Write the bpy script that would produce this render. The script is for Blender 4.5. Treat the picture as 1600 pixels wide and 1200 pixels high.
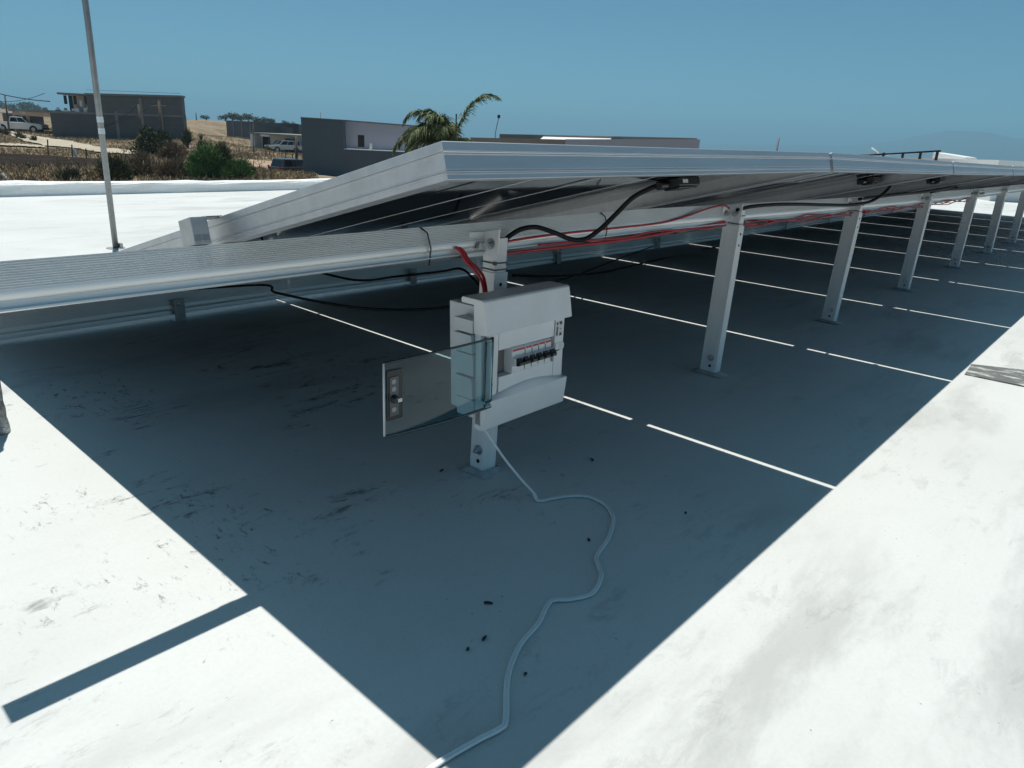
import bpy, bmesh, math, random
import numpy as np
from mathutils import Vector, Matrix

random.seed(7)
rng = np.random.default_rng(7)
scene = bpy.context.scene
for _o in list(bpy.data.objects):
    bpy.data.objects.remove(_o)
COL = scene.collection

# ------------------------------------------------------------------ camera
CAM = np.array([-0.5489, -0.5845, 0.7224])
YAW, PITCH, ROLL, FPX = 0.8602, -0.3273, 0.0488, 1144.37
_cy, _sy, _cp, _sp = math.cos(YAW), math.sin(YAW), math.cos(PITCH), math.sin(PITCH)
FW = np.array([_sy * _cp, _cy * _cp, _sp])
_r = np.array([_cy, -_sy, 0.0])
_u = np.cross(_r, FW)
RT = math.cos(ROLL) * _r + math.sin(ROLL) * _u
UP = -math.sin(ROLL) * _r + math.cos(ROLL) * _u
cam_data = bpy.data.cameras.new('camera')
cam = bpy.data.objects.new('camera', cam_data)
COL.objects.link(cam)
M = Matrix.Identity(4)
for i in range(3):
    M[i][0], M[i][1], M[i][2], M[i][3] = RT[i], UP[i], -FW[i], CAM[i]
cam.matrix_world = M
cam_data.sensor_fit = 'HORIZONTAL'
cam_data.sensor_width = 36
cam_data.lens = FPX / 1600 * 36
cam_data.clip_start = 0.02
cam_data.clip_end = 80000
scene.camera = cam

# ------------------------------------------------------------------ sky and sun
SUN = Vector((0.0962, 0.2243, 1.0)).normalized()
world = bpy.data.worlds.new('World')
scene.world = world
world.use_nodes = True
wn = world.node_tree
for n in list(wn.nodes):
    wn.nodes.remove(n)
sky = wn.nodes.new('ShaderNodeTexSky')
sky.sky_type = 'NISHITA'
sky.sun_disc = False
sky.sun_elevation = math.asin(SUN.z)
sky.sun_rotation = math.atan2(SUN.x, SUN.y)
sky.altitude = 0
sky.air_density = 0.5
sky.dust_density = 0.5
sky.ozone_density = 6.0
tint = wn.nodes.new('ShaderNodeMix')
tint.data_type = 'RGBA'
tint.blend_type = 'MULTIPLY'
tint.inputs[0].default_value = 1.0
tint.inputs[7].default_value = (0.86, 1.50, 1.46, 1)
bg = wn.nodes.new('ShaderNodeBackground')
bg.inputs[1].default_value = 0.1
wo = wn.nodes.new('ShaderNodeOutputWorld')
gam = wn.nodes.new('ShaderNodeGamma')
gam.inputs[1].default_value = 0.7
wn.links.new(sky.outputs[0], gam.inputs[0])
wn.links.new(gam.outputs[0], tint.inputs[6])
wn.links.new(tint.outputs[2], bg.inputs[0])
wn.links.new(bg.outputs[0], wo.inputs[0])
sun_data = bpy.data.lights.new('sun', 'SUN')
sun_data.energy = 4.9
sun_data.angle = math.radians(0.5)
sun_data.color = (1.0, 0.97, 0.91)
sun = bpy.data.objects.new('sun', sun_data)
COL.objects.link(sun)
sun.rotation_euler = SUN.to_track_quat('Z', 'Y').to_euler()
sun.location = (0, 0, 30)
vs = scene.view_settings
vs.view_transform = 'Standard'
vs.look = 'None'
vs.exposure = 0.0
vs.gamma = 1.0
vs.use_curve_mapping = False
scene.cycles.max_bounces = 8
scene.cycles.transparent_max_bounces = 12

# ------------------------------------------------------------------ sight lines (survey of the place)
def ray(u, v):
    return FW + RT * (u - 800) / FPX - UP * (v - 600) / FPX
def onZ(u, v, z=0.0):
    r = ray(u, v); return CAM + r * (z - CAM[2]) / r[2]
def onY(u, v, y):
    r = ray(u, v); return CAM + r * (y - CAM[1]) / r[1]
def at(u, v, D):
    r = ray(u, v); return CAM + r * D / math.hypot(r[0], r[1])
def az(u):
    r = ray(u, 172 + .0494 * u); return math.atan2(r[0], r[1])

# ------------------------------------------------------------------ helpers
def tag(o, label=None, cat=None, group=None, kind=None):
    if label: o['label'] = label
    if cat: o['category'] = cat
    if group: o['group'] = group
    if kind: o['kind'] = kind
    return o
def empty(name, loc=(0, 0, 0), rz=0.0, label=None, cat=None, group=None, mat=None):
    o = bpy.data.objects.new(name, None)
    o.empty_display_size = 0.05
    COL.objects.link(o)
    if mat is not None: o.matrix_world = mat
    else:
        o.location = loc; o.rotation_euler = (0, 0, rz)
    return tag(o, label, cat, group)
class MB:
    def __init__(s): s.v = []; s.f = []; s.m = []
    def add(s, vs_, fs, mi=0):
        b = len(s.v); s.v.extend([tuple(map(float, q)) for q in vs_]); s.f.extend([tuple(i + b for i in f) for f in fs]); s.m.extend([mi] * len(fs)); return s
    def box(s, a, b, mi=0):
        x0, y0, z0 = a; x1, y1, z1 = b
        return s.add([(x0, y0, z0), (x1, y0, z0), (x1, y1, z0), (x0, y1, z0), (x0, y0, z1), (x1, y0, z1), (x1, y1, z1), (x0, y1, z1)],
                     [(0, 3, 2, 1), (4, 5, 6, 7), (0, 1, 5, 4), (1, 2, 6, 5), (2, 3, 7, 6), (3, 0, 4, 7)], mi)
    def cbox(s, c, d, mi=0):
        return s.box([c[i] - d[i] / 2 for i in range(3)], [c[i] + d[i] / 2 for i in range(3)], mi)
    def prism(s, prof, stations, mi=0, caps=True):
        """prof: list of 2D points; stations: list of functions/affine (list of 3D lists)"""
        n = len(prof); rings = [[st(q) for q in prof] for st in stations]
        vs_ = [q for r in rings for q in r]; fs = []
        for k in range(len(rings) - 1):
            for i in range(n):
                j = (i + 1) % n
                fs.append((k * n + i, k * n + j, (k + 1) * n + j, (k + 1) * n + i))
        if caps:
            fs.append(tuple(range(n - 1, -1, -1))); fs.append(tuple((len(rings) - 1) * n + i for i in range(n)))
        return s.add(vs_, fs, mi)
    def tube(s, path, r, n=8, mi=0, flat=1.0, caps=True):
        path = [Vector(q) for q in path]; m = len(path)
        rr = r if isinstance(r, (list, tuple)) else [r] * m
        vs_ = []; up = Vector((0, 0, 1)); prev = None
        for i in range(m):
            t = (path[min(i + 1, m - 1)] - path[max(i - 1, 0)]).normalized()
            if prev is None:
                a = t.cross(up)
                if a.length < 1e-3: a = t.cross(Vector((1, 0, 0)))
            else:
                a = prev - t * prev.dot(t)
                if a.length < 1e-6: a = t.cross(up)
            a.normalize(); prev = a; b = a.cross(t).normalized()
            for k in range(n):
                w = 2 * math.pi * k / n
                vs_.append(path[i] + a * math.cos(w) * rr[i] + b * math.sin(w) * rr[i] * flat)
        fs = [(i * n + k, i * n + (k + 1) % n, (i + 1) * n + (k + 1) % n, (i + 1) * n + k) for i in range(m - 1) for k in range(n)]
        if caps: fs += [tuple(range(n - 1, -1, -1)), tuple((m - 1) * n + k for k in range(n))]
        return s.add(vs_, fs, mi)
    def mesh(s, name, smooth=False):
        me = bpy.data.meshes.new(name); me.from_pydata(s.v, [], s.f)
        bm = bmesh.new(); bm.from_mesh(me)
        bmesh.ops.recalc_face_normals(bm, faces=bm.faces); bm.to_mesh(me); bm.free()
        if smooth is True: me.polygons.foreach_set('use_smooth', [True] * len(me.polygons))
        return me
    def build(s, name, mat, parent=None, smooth=False, bevel=0.0, kind=None):
        me = s.mesh(name, smooth)
        mats = mat if isinstance(mat, (list, tuple)) else [mat]
        for q in mats: me.materials.append(q)
        if len(mats) > 1: me.polygons.foreach_set('material_index', s.m)
        o = bpy.data.objects.new(name, me); COL.objects.link(o)
        if parent is not None: o.parent = parent
        if bevel:
            md = o.modifiers.new('bevel', 'BEVEL'); md.width = bevel; md.segments = 2; md.limit_method = 'ANGLE'; md.angle_limit = math.radians(40)
        if kind: o['kind'] = kind
        return o
def copy_tree(o, parent=None):
    c = o.copy(); COL.objects.link(c); c.parent = parent
    for ch in o.children: copy_tree(ch, c)
    return c
def smooth_path(pts, n=8):
    pts = [Vector(q) for q in pts]; out = []
    for i in range(len(pts) - 1):
        p0 = pts[max(i - 1, 0)]; p1 = pts[i]; p2 = pts[i + 1]; p3 = pts[min(i + 2, len(pts) - 1)]
        for k in range(n):
            t = k / n
            out.append(0.5 * ((2 * p1) + (p2 - p0) * t + (2 * p0 - 5 * p1 + 4 * p2 - p3) * t * t + (3 * p1 - p0 - 3 * p2 + p3) * t ** 3))
    out.append(pts[-1]); return out

# ------------------------------------------------------------------ materials
def newmat(name):
    m = bpy.data.materials.new(name); m.use_nodes = True
    nt = m.node_tree; b = nt.nodes['Principled BSDF']; return m, nt, b
def mat(name, col, rough=0.6, metal=0.0, var=0.0, scale=20.0, bump=0.0, bscale=None, spec=0.5, stretch=None, col2=None, coat=0.0):
    m, nt, b = newmat(name)
    b.inputs['Roughness'].default_value = rough; b.inputs['Metallic'].default_value = metal
    b.inputs['Specular IOR Level'].default_value = spec; b.inputs['Coat Weight'].default_value = coat
    c1 = (*col, 1)
    if var or col2:
        tc = nt.nodes.new('ShaderNodeTexCoord'); mp = nt.nodes.new('ShaderNodeMapping')
        if stretch: mp.inputs['Scale'].default_value = stretch
        nz = nt.nodes.new('ShaderNodeTexNoise'); nz.inputs['Scale'].default_value = scale; nz.inputs['Detail'].default_value = 6; nz.inputs['Roughness'].default_value = .65
        rp = nt.nodes.new('ShaderNodeValToRGB')
        lo = col2 if col2 else tuple(max(0, c * (1 - var)) for c in col)
        rp.color_ramp.elements[0].position = .32; rp.color_ramp.elements[1].position = .68
        rp.color_ramp.elements[0].color = (*lo, 1); rp.color_ramp.elements[1].color = c1
        nt.links.new(tc.outputs['Object'], mp.inputs[0]); nt.links.new(mp.outputs[0], nz.inputs['Vector'])
        nt.links.new(nz.outputs['Fac'], rp.inputs[0]); nt.links.new(rp.outputs[0], b.inputs['Base Color'])
    else:
        b.inputs['Base Color'].default_value = c1
    if bump:
        tc = nt.nodes.new('ShaderNodeTexCoord')
        nz = nt.nodes.new('ShaderNodeTexNoise'); nz.inputs['Scale'].default_value = bscale or scale; nz.inputs['Detail'].default_value = 5
        bp = nt.nodes.new('ShaderNodeBump'); bp.inputs['Strength'].default_value = bump; bp.inputs['Distance'].default_value = .02
        nt.links.new(tc.outputs['Object'], nz.inputs['Vector']); nt.links.new(nz.outputs['Fac'], bp.inputs['Height']); nt.links.new(bp.outputs[0], b.inputs['Normal'])
    return m
ALU = mat('anodised aluminium', (.80, .80, .79), .42, .55, var=.10, scale=14, stretch=(.3, 6, 6))
ALU_F = mat('anodised panel frame', (.55, .555, .57), .46, .9, var=.16, scale=7, stretch=(.4, 5, 5))
GALV = mat('galvanised steel', (.46, .47, .465), .45, .6, var=.16, scale=60)
POSTM = mat('brushed post aluminium', (.88, .875, .86), .5, .0, var=.20, scale=16, stretch=(1, 1, .15))
MASTM = mat('weathered mast steel', (.30, .315, .32), .5, .6, var=.2, scale=40)
STEEL = mat('bolt steel', (.55, .56, .57), .28, 1.0, var=.2, scale=90)
PLASTIC = mat('light grey enclosure plastic', (.76, .76, .755), .38, var=.10, scale=9)
PLASTIC2 = mat('grey backbox plastic', (.62, .625, .63), .42, var=.05, scale=30)
BRK = mat('breaker plastic', (.72, .73, .73), .4, var=.08, scale=200)
BLACK = mat('black plastic', (.012, .012, .013), .35)
DARK = mat('dark void', (.01, .01, .01), .8)
CABLE = mat('black cable jacket', (.007, .007, .008), .6, spec=.3)
REDW = mat('red cable jacket', (.42, .012, .018), .36)
REDS = mat('red print', (.50, .03, .03), .45)
WHITEC = mat('white flat cable jacket', (.80, .81, .80), .38, var=.10, scale=35)
LABELW = mat('white label print', (.75, .76, .76), .5, var=.5, scale=240)
WALLG = mat('cement render', (.17, .175, .18), .9, var=.25, scale=.8, bump=.3, bscale=6)

def mat_panel():
    m, nt, b = newmat('cell laminate glass')
    b.inputs['Base Color'].default_value = (.010, .012, .018, 1); b.inputs['Roughness'].default_value = .06
    b.inputs['IOR'].default_value = 1.5; b.inputs['Specular IOR Level'].default_value = .62
    tc = nt.nodes.new('ShaderNodeTexCoord'); nz = nt.nodes.new('ShaderNodeTexNoise'); nz.inputs['Scale'].default_value = 3.5; nz.inputs['Detail'].default_value = 4
    mr = nt.nodes.new('ShaderNodeMapRange'); mr.inputs[3].default_value = .015; mr.inputs[4].default_value = .09
    nt.links.new(tc.outputs['Object'], nz.inputs['Vector']); nt.links.new(nz.outputs['Fac'], mr.inputs[0]); nt.links.new(mr.outputs[0], b.inputs['Roughness'])
    return m
LAM = mat_panel()
DIVIDER = mat('white cell gap', (.55, .56, .58), .3)

def mat_door():
    m, nt, b = newmat('smoked door polycarbonate')
    b.inputs['Base Color'].default_value = (.36, .59, .67, 1); b.inputs['Roughness'].default_value = .02
    b.inputs['Transmission Weight'].default_value = 1.0; b.inputs['IOR'].default_value = 1.36
    return m
DOORM = mat_door()

def mat_roof():
    m, nt, b = newmat('white elastomeric roof coating')
    L = nt.links.new; N = nt.nodes.new
    tc = N('ShaderNodeTexCoord')
    def noise(scale, detail=6, rough=.6, st=(1, 1, 1), rot=0.0, dist=0.0):
        mp = N('ShaderNodeMapping'); mp.inputs['Scale'].default_value = st; mp.inputs['Rotation'].default_value = (0, 0, rot)
        nz = N('ShaderNodeTexNoise'); nz.inputs['Scale'].default_value = scale; nz.inputs['Detail'].default_value = detail; nz.inputs['Roughness'].default_value = rough; nz.inputs['Distortion'].default_value = dist
        L(tc.outputs['Object'], mp.inputs[0]); L(mp.outputs[0], nz.inputs['Vector']); return nz.outputs['Fac']
    def ramp(fac, a, b_, lo=0., hi=1.):
        r = N('ShaderNodeMapRange'); r.inputs[1].default_value = a; r.inputs[2].default_value = b_; r.inputs[3].default_value = lo; r.inputs[4].default_value = hi; r.interpolation_type = 'SMOOTHSTEP'
        L(fac, r.inputs[0]); return r.outputs[0]
    def mixc(fac, c1, c2):
        x = N('ShaderNodeMix'); x.data_type = 'RGBA'; L(fac, x.inputs[0])
        if isinstance(c1, tuple): x.inputs[6].default_value = c1
        else: L(c1, x.inputs[6])
        x.inputs[7].default_value = c2; return x.outputs[2]
    def mul(a, b_):
        x = N('ShaderNodeMath'); x.operation = 'MULTIPLY'; L(a, x.inputs[0])
        if isinstance(b_, float): x.inputs[1].default_value = b_
        else: L(b_, x.inputs[1])
        return x.outputs[0]
    c = mixc(ramp(noise(.9, 8, .65), .35, .75), (.628, .642, .622, 1), (.583, .596, .577, 1))
    # broad patchy wear, roller laps, trowel smears, then scuffs, scratches and grit
    pw = ramp(noise(.45, 9, .7, (1, 1.6, 1), .5, .6), .44, .62)
    c = mixc(mul(pw, .38), c, (.50, .505, .485, 1))
    sm = mul(ramp(noise(1.3, 9, .66, (1, 3.4, 1), 1.05, .3), .47, .66), ramp(noise(.5, 4, .55), .40, .58))
    c = mixc(mul(sm, .75), c, (.40, .41, .395, 1))
    lap = mul(ramp(noise(3.2, 4, .6, (.12, 1.0, 1), .12), .55, .60), ramp(noise(.8, 4, .6, rot=.4), .45, .60))
    c = mixc(mul(lap, .35), c, (.47, .475, .46, 1))
    def zone(cx, cy, r):
        d_ = N('ShaderNodeVectorMath'); d_.operation = 'DISTANCE'; L(tc.outputs['Object'], d_.inputs[0]); d_.inputs[1].default_value = (cx, cy, 0); return ramp(d_.outputs['Value'], r * .35, r * 1.25, 1.0, 0.0)
    zl_ = zone(0.30, 1.05, 1.0); zbase = N('ShaderNodeMath'); zbase.operation = 'MULTIPLY_ADD'; L(zl_, zbase.inputs[0]); zbase.inputs[1].default_value = .85; zbase.inputs[2].default_value = .15; zb_ = zbase.outputs[0]
    sc = mul(ramp(noise(8, 10, .8, (1, 3.0, 1), .25, .5), .52, .61), ramp(noise(2.2, 6, .7), .50, .58))
    c = mixc(mul(sc, zb_), c, (.10, .105, .10, 1))
    sc2 = mul(ramp(noise(20, 8, .8, (2.6, 1, 1), -.6, .4), .55, .64), ramp(noise(1.9, 6, .7, rot=1.), .53, .60))
    c = mixc(mul(sc2, zb_), c, (.09, .09, .088, 1))
    fine = ramp(noise(140, 5, .75), .40, .75)
    c = mixc(mul(fine, .16), c, (.36, .36, .35, 1))
    sp = ramp(noise(70, 2, .5), .735, .765)
    c = mixc(mul(sp, .5), c, (.13, .13, .125, 1))
    L(c, b.inputs['Base Color'])
    b.inputs['Roughness'].default_value = .62; b.inputs['Specular IOR Level'].default_value = .35
    bp = N('ShaderNodeBump'); bp.inputs['Strength'].default_value = .35; bp.inputs['Distance'].default_value = .004
    ad = N('ShaderNodeMath'); ad.operation = 'ADD'; L(noise(5, 6, .6, (1, 2, 1), .4), ad.inputs[0]); L(mul(noise(60, 3), .25), ad.inputs[1])
    L(ad.outputs[0], bp.inputs['Height']); L(bp.outputs[0], b.inputs['Normal'])
    return m
ROOF = mat_roof()

def mat_patch():
    m, nt, b = newmat('dark streaked grey'); L = nt.links.new; N = nt.nodes.new
    tc = N('ShaderNodeTexCoord'); mp = N('ShaderNodeMapping'); mp.inputs['Scale'].default_value = (1, .35, 1)
    nz = N('ShaderNodeTexNoise'); nz.inputs['Scale'].default_value = 34; nz.inputs['Detail'].default_value = 8; nz.inputs['Roughness'].default_value = .75
    rp = N('ShaderNodeValToRGB'); rp.color_ramp.elements[0].position = .5; rp.color_ramp.elements[0].color = (.12, .13, .125, 1); rp.color_ramp.elements[1].position = .66; rp.color_ramp.elements[1].color = (.6, .63, .61, 1)
    L(tc.outputs['Object'], mp.inputs[0]); L(mp.outputs[0], nz.inputs['Vector']); L(nz.outputs['Fac'], rp.inputs[0]); L(rp.outputs[0], b.inputs['Base Color']); b.inputs['Roughness'].default_value = .85
    return m
PATCH = mat_patch()
PAINT_PIPE = mat('flaking white paint on pipe', (.60, .62, .60), .8, var=.75, scale=38, stretch=(1, 1, .5), bump=.8, bscale=50, col2=(.10, .10, .09))

# ------------------------------------------------------------------ roof deck and parapets
P = 1.154; NP = 10
TILT = 0.2574; HH = 0.7136; LP = 2.345; WP = 1.134; FT = 0.040
CT, ST = math.cos(TILT), math.sin(TILT)
RX0, RX1, RY0, RY1 = -9.0, 16.6, -9.0, 7.14
b = MB()
nx, ny = 26, 17
b.box((RX0, RY0, -.25), (RX1, RY1 + .16, 0))
tag(b.build('roof_deck', ROOF), kind='structure')
b = MB(); b.box((RX0 + .02, RY0 + .02, -6.0), (RX1 - .02, RY1 + .14, -.25))
tag(b.build('house_wall', WALLG), 'cement house wall below the white roof deck', 'wall')
def parapet(a, c, w, h, label):
    """uneven hand-rendered kerb wall from a to c"""
    a = Vector((*a, 0)); c = Vector((*c, 0)); L_ = (c - a).length; t = (c - a) / L_; nrm = Vector((-t.y, t.x, 0)); m = MB()
    n = int(L_ / .22); st = []
    prof = [(-.012, 0.0), (0, .02), (.004, h * .55), (-.002, h - .022), (.012, h - .004), (.03, h), (w - .02, h + .003), (w, h - .012), (w, 0.0)]
    for k in range(n + 1):
        q = a + t * (L_ * k / n)
        j = [(rng.normal(0, .0035), rng.normal(0, .0035)) for _ in prof]; sag = .012 * math.sin(k * .19) + .008 * math.sin(k * .071 + 1)
        st.append((q, j, sag))
    rings = [[q + nrm * (pp[0] + jj[0]) + Vector((0, 0, pp[1] + (jj[1] + sag if pp[1] > 0 else 0.001))) for pp, jj in zip(prof, j)] for q, j, sag in st]
    np_ = len(prof); vs_ = [v for r in rings for v in r]; fs = []
    for k in range(n):
        for i in range(np_ - 1): fs.append((k * np_ + i, k * np_ + i + 1, (k + 1) * np_ + i + 1, (k + 1) * np_ + i))
    fs += [tuple(range(np_)), tuple(n * np_ + i for i in range(np_))]
    m.add(vs_, fs); o = m.build('parapet_wall', PARA, smooth=False)
    return tag(o, label, 'parapet')
PARA = mat('chalky white parapet paint', (.86, .88, .87), .75, var=.0, scale=3, col2=(.74, .76, .75), bump=.7, bscale=14, stretch=(.6, 3, 5))
parapet((RX0, RY1), (RX1 - .17, RY1), .15, .125, 'low white parapet along the roof edge facing the dry field')
parapet((RX1 - .15, RY1), (RX1 - .15, RY0), .15, .13, 'low white parapet across the far end of the roof')

b = MB()
pa = [(2.355, -.175), (2.52, -.165), (2.60, -.33), (2.60, -1.35), (2.37, -1.36), (2.36, -.5)]
b.add([(x, y, .0045) for x, y in pa] + [(x, y, 0.0005) for x, y in pa], [tuple(range(6))] + [(i, (i + 1) % 6, 6 + (i + 1) % 6, 6 + i) for i in range(6)])
tag(b.build('dark_patch', PATCH), 'dark scratched strip on the white roof at the right edge', 'roof patch')  # thin dark grey strip, streaked with a paler tone along its length

# ------------------------------------------------------------------ solar array
ZJ = [0, .005, -.007, -.018, -.024, -.027, -.028, -.028, -.028, -.028, -.028]
def zoff(x):
    return float(np.interp(x / P, range(len(ZJ)), ZJ))
def frame_prof(w):
    # (inward, normal) seen in section: outer web with ridges, top lip, bottom flange
    return [(0.0, -.0010), (.0012, 0), (.011, 0), (.011, -.0018), (.0028, -.0018), (.0028, -.0385), (w, -.0385), (w, -.040),
            (.001, -.040), (0, -.0392), (0, -.0345), (-.0013, -.0338), (-.0013, -.0320), (.0007, -.0308), (.0007, -.0295), (0, -.0287), (0, -.0142), (-.0013, -.0133), (-.0013, -.0118), (.0006, -.0105), (0, -.0095)]
def bar(mb, p0, p1, inward, prof, mitre=True):
    p0 = Vector(p0); p1 = Vector(p1); inward = Vector(inward); t = (p1 - p0).normalized()
    mb.prism(prof, [lambda q: p0 + inward * q[0] + Vector((0, 0, q[1])) + t * (q[0] if mitre else 0),
                    lambda q: p1 + inward * q[0] + Vector((0, 0, q[1])) - t * (q[0] if mitre else 0)])
def panel_proto():
    root = empty('solar_panel')
    m = MB(); bar(m, (0, 0, 0), (0, LP, 0), (1, 0, 0), frame_prof(.028)); m.build('side_frame', ALU_F, root)
    m = MB(); bar(m, (WP, 0, 0), (WP, LP, 0), (-1, 0, 0), frame_prof(.028)); m.build('side_frame', ALU_F, root)
    m = MB(); bar(m, (0, 0, 0), (WP, 0, 0), (0, 1, 0), frame_prof(.012)); m.build('end_frame', ALU_F, root)
    m = MB(); bar(m, (0, LP, 0), (WP, LP, 0), (0, -1, 0), frame_prof(.012)); m.build('end_frame', ALU_F, root)
    m = MB(); m.box((.003, .003, -.0078), (WP - .003, LP - .003, -.0022)); m.build('glass_laminate', LAM, root)
    dv = MB(); dv.box((-.0013, .02, -.0084), (.0013, LP - .02, -.0019)); me = dv.mesh('cell_divider'); me.materials.append(DIVIDER)
    for k in range(1, 6):
        o = bpy.data.objects.new('cell_divider', me); COL.objects.link(o); o.parent = root; o.location = (WP * k / 6, 0, 0)
    dh = MB(); dh.box((.02, -.006, -.0083), (WP - .02, .006, -.0018)); o = dh.build('centre_divider', DIVIDER, root); o.location = (0, LP / 2, 0)
    for x_ in (.25, .535):
        tk = MB(); tk.box((x_, .165, -.0086), (x_ + .004, .29, -.0079)); tk.build('ribbon', BLACK, root)
    return root
def junction_box(root, x, y, lab=False):
    m = MB(); m.box((x - .045, y - .028, -.026), (x + .045, y + .028, -.0085)); m.box((x - .03, y - .018, -.030), (x + .03, y + .018, -.026))
    m.tube([(x + .045, y, -.018), (x + .085, y + .004, -.02)], .008, 8)
    m.tube([(x - .045, y, -.018), (x - .07, y + .004, -.02)], .008, 8)
    j = m.build('junction_box', BLACK, root, bevel=.002)
    if lab:
        m = MB(); m.box((x - .03, y - .0285, -.0205), (x - .008, y - .0281, -.013)); m.build('rating_label', LABELW, j)
proto = panel_proto()
NTH = ['first', 'second', 'third', 'fourth', 'fifth', 'sixth', 'seventh', 'eighth', 'ninth', 'tenth']
jb = {0: (.90, .235), 1: (1.06, .235), 2: (.9, .25), 3: (.45, .28), 4: (.9, .24)}
for k in range(NP):
    o = proto if k == 0 else copy_tree(proto)
    z0, z1 = ZJ[k], ZJ[k + 1]
    ex = Vector((P, 0, z1 - z0)).normalized(); ey = Vector((0, CT, -ST)); ez = ex.cross(ey).normalized(); ey = ez.cross(ex)
    mw = Matrix.Identity(4)
    for i in range(3): mw[i][0], mw[i][1], mw[i][2] = ex[i], ey[i], ez[i]
    mw.translation = Vector((k * P, 0, HH + z0)); o.matrix_world = mw
    if k == 0: l = 'nearest solar panel, its bright raised corner standing free at the row end'
    elif k == NP - 1: l = 'farthest solar panel at the distant right end of the row'
    else: l = '%s solar panel along the tilted row counted from the free near corner' % NTH[k]
    tag(o, l, 'solar panel', 'solar panels in the tilted row')
for o in [q for q in bpy.data.objects if q.name.startswith('solar_panel')]:
    k = int(round(o.location.x / P)); junction_box(o, *jb.get(k, (.9, .24)), lab=(k == 0))

# mounting rails -------------------------------------------------------
def rail_prof():
    # local (y across: negative = up-slope side facing the high edge, z) ; 40 wide 60 high
    pr = [(-.020, 0)]
    z = 0.0
    for k in range(11):
        pr += [(-.0200, z - .0008), (-.0182, z - .0013), (-.0182, z - .0019), (-.0200, z - .0031)]; z -= .0031
    z0 = z  # -.0341
    for a in range(0, 8):
        w = a / 7 * math.pi / 2
        pr.append((-.0200 + .0050 * (1 - math.cos(w)), z0 - .0008 - .0130 * math.sin(w)))
    pr += [(-.0120, z0 - .0142), (-.0115, z0 - .0235), (-.0188, z0 - .0238), (-.0188, z0 - .0262), (.020, z0 - .0262), (.020, 0)]
    return pr
def rail(name, Y, Z, x0, x1, label, tall=1.0):
    m = MB(); xs = sorted(set([x0, x1] + [k * P for k in range(NP + 1) if x0 < k * P < x1]))
    def st(x):
        zo = zoff(max(0, x))
        return lambda q: Vector((x, Y + q[0] * CT + q[1] * tall * ST, Z + zo - q[0] * ST + q[1] * tall * CT))
    m.prism(rail_prof(), [st(x) for x in xs])
    return tag(m.build(name, ALU), label, 'rail', 'rails carrying the solar panels')
def rail_z(Y): return HH - Y * math.tan(TILT) - FT / CT
YR, YF = .484, 2.165
rail('mounting_rail', YR, rail_z(YR) - .001, -.345, 5.55, 'ribbed aluminium rail under the high side of the panels, jutting out left')
rail('mounting_rail', YR, rail_z(YR) - .001, 5.556, NP * P + .1, 'far length of ribbed rail under the high side of the panels')
rail('mounting_rail', YF, rail_z(YF) - .001, -.50, NP * P + .1, 'low aluminium rail near the roof under the panels\' low edge', 1.42)
# splice plate on the rear rail
sp = MB(); zz = rail_z(YR) + zoff(5.55)
sp.box((5.44, YR - .031, zz - .052), (5.66, YR - .024, zz - .012))
for x in (5.47, 5.52, 5.58, 5.63): sp.tube([(x, YR - .031, zz - .03), (x, YR - .040, zz - .03)], .008, 6)
tag(sp.build('rail_splice', GALV), 'bolted splice plate joining the two lengths of the ribbed rail', 'splice plate')

# end and mid clamps
def clamp(x, Y, label, end=True):
    z = rail_z(Y) + zoff(max(0, x)); mw = Matrix.Translation((x, Y, z)) @ Matrix.Rotation(-TILT, 4, 'X')
    r = empty('panel_clamp', label=label, cat='clamp', group='clamps holding the panels to the rails', mat=mw)
    m = MB()
    if end:
        m.box((-.047, -.020, .0005), (-.022, .020, .0405)); m.box((-.0215, -.010, .0385), (-.0016, .010, .0404)); m.box((-.0215, -.010, .0410), (.008, .010, .0425)); m.box((-.0235, -.010, .0385), (-.0215, .010, .0425))
        m.build('clamp_body', GALV, r, bevel=.0008)
        s = MB(); s.box((-.0455, -.0212, .006), (-.0365, -.0202, .015)); s.build('slot', STEEL, r)
        s = MB(); s.box((-.0335, -.0212, .006), (-.0245, -.0202, .015)); s.build('slot', STEEL, r)
        s = MB(); s.tube([(-.035, 0, .0405), (-.035, 0, .0425)], .005, 6); s.build('bolt', STEEL, r)
    else:
        m.box((-.019, -.025, .0412), (.019, .025, .0430)); m.box((-.004, -.02, .0), (.004, .02, .0412)); m.build('clamp_body', GALV, r)
        s = MB(); s.tube([(0, 0, .0430), (0, 0, .0455)], .006, 6); s.build('bolt', STEEL, r)
clamp(-.001, YR, 'galvanised end clamp gripping the nearest panel\'s side frame on the ribbed rail')
clamp(-.001, YF, 'end clamp on the nearest panel\'s side frame at the low rail')
for k in range(1, 5):
    clamp(k * P - .01, YR, 'small clamp over the gap between the %s and %s panels, on the ribbed rail' % (NTH[k - 1], NTH[k]), False)

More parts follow.
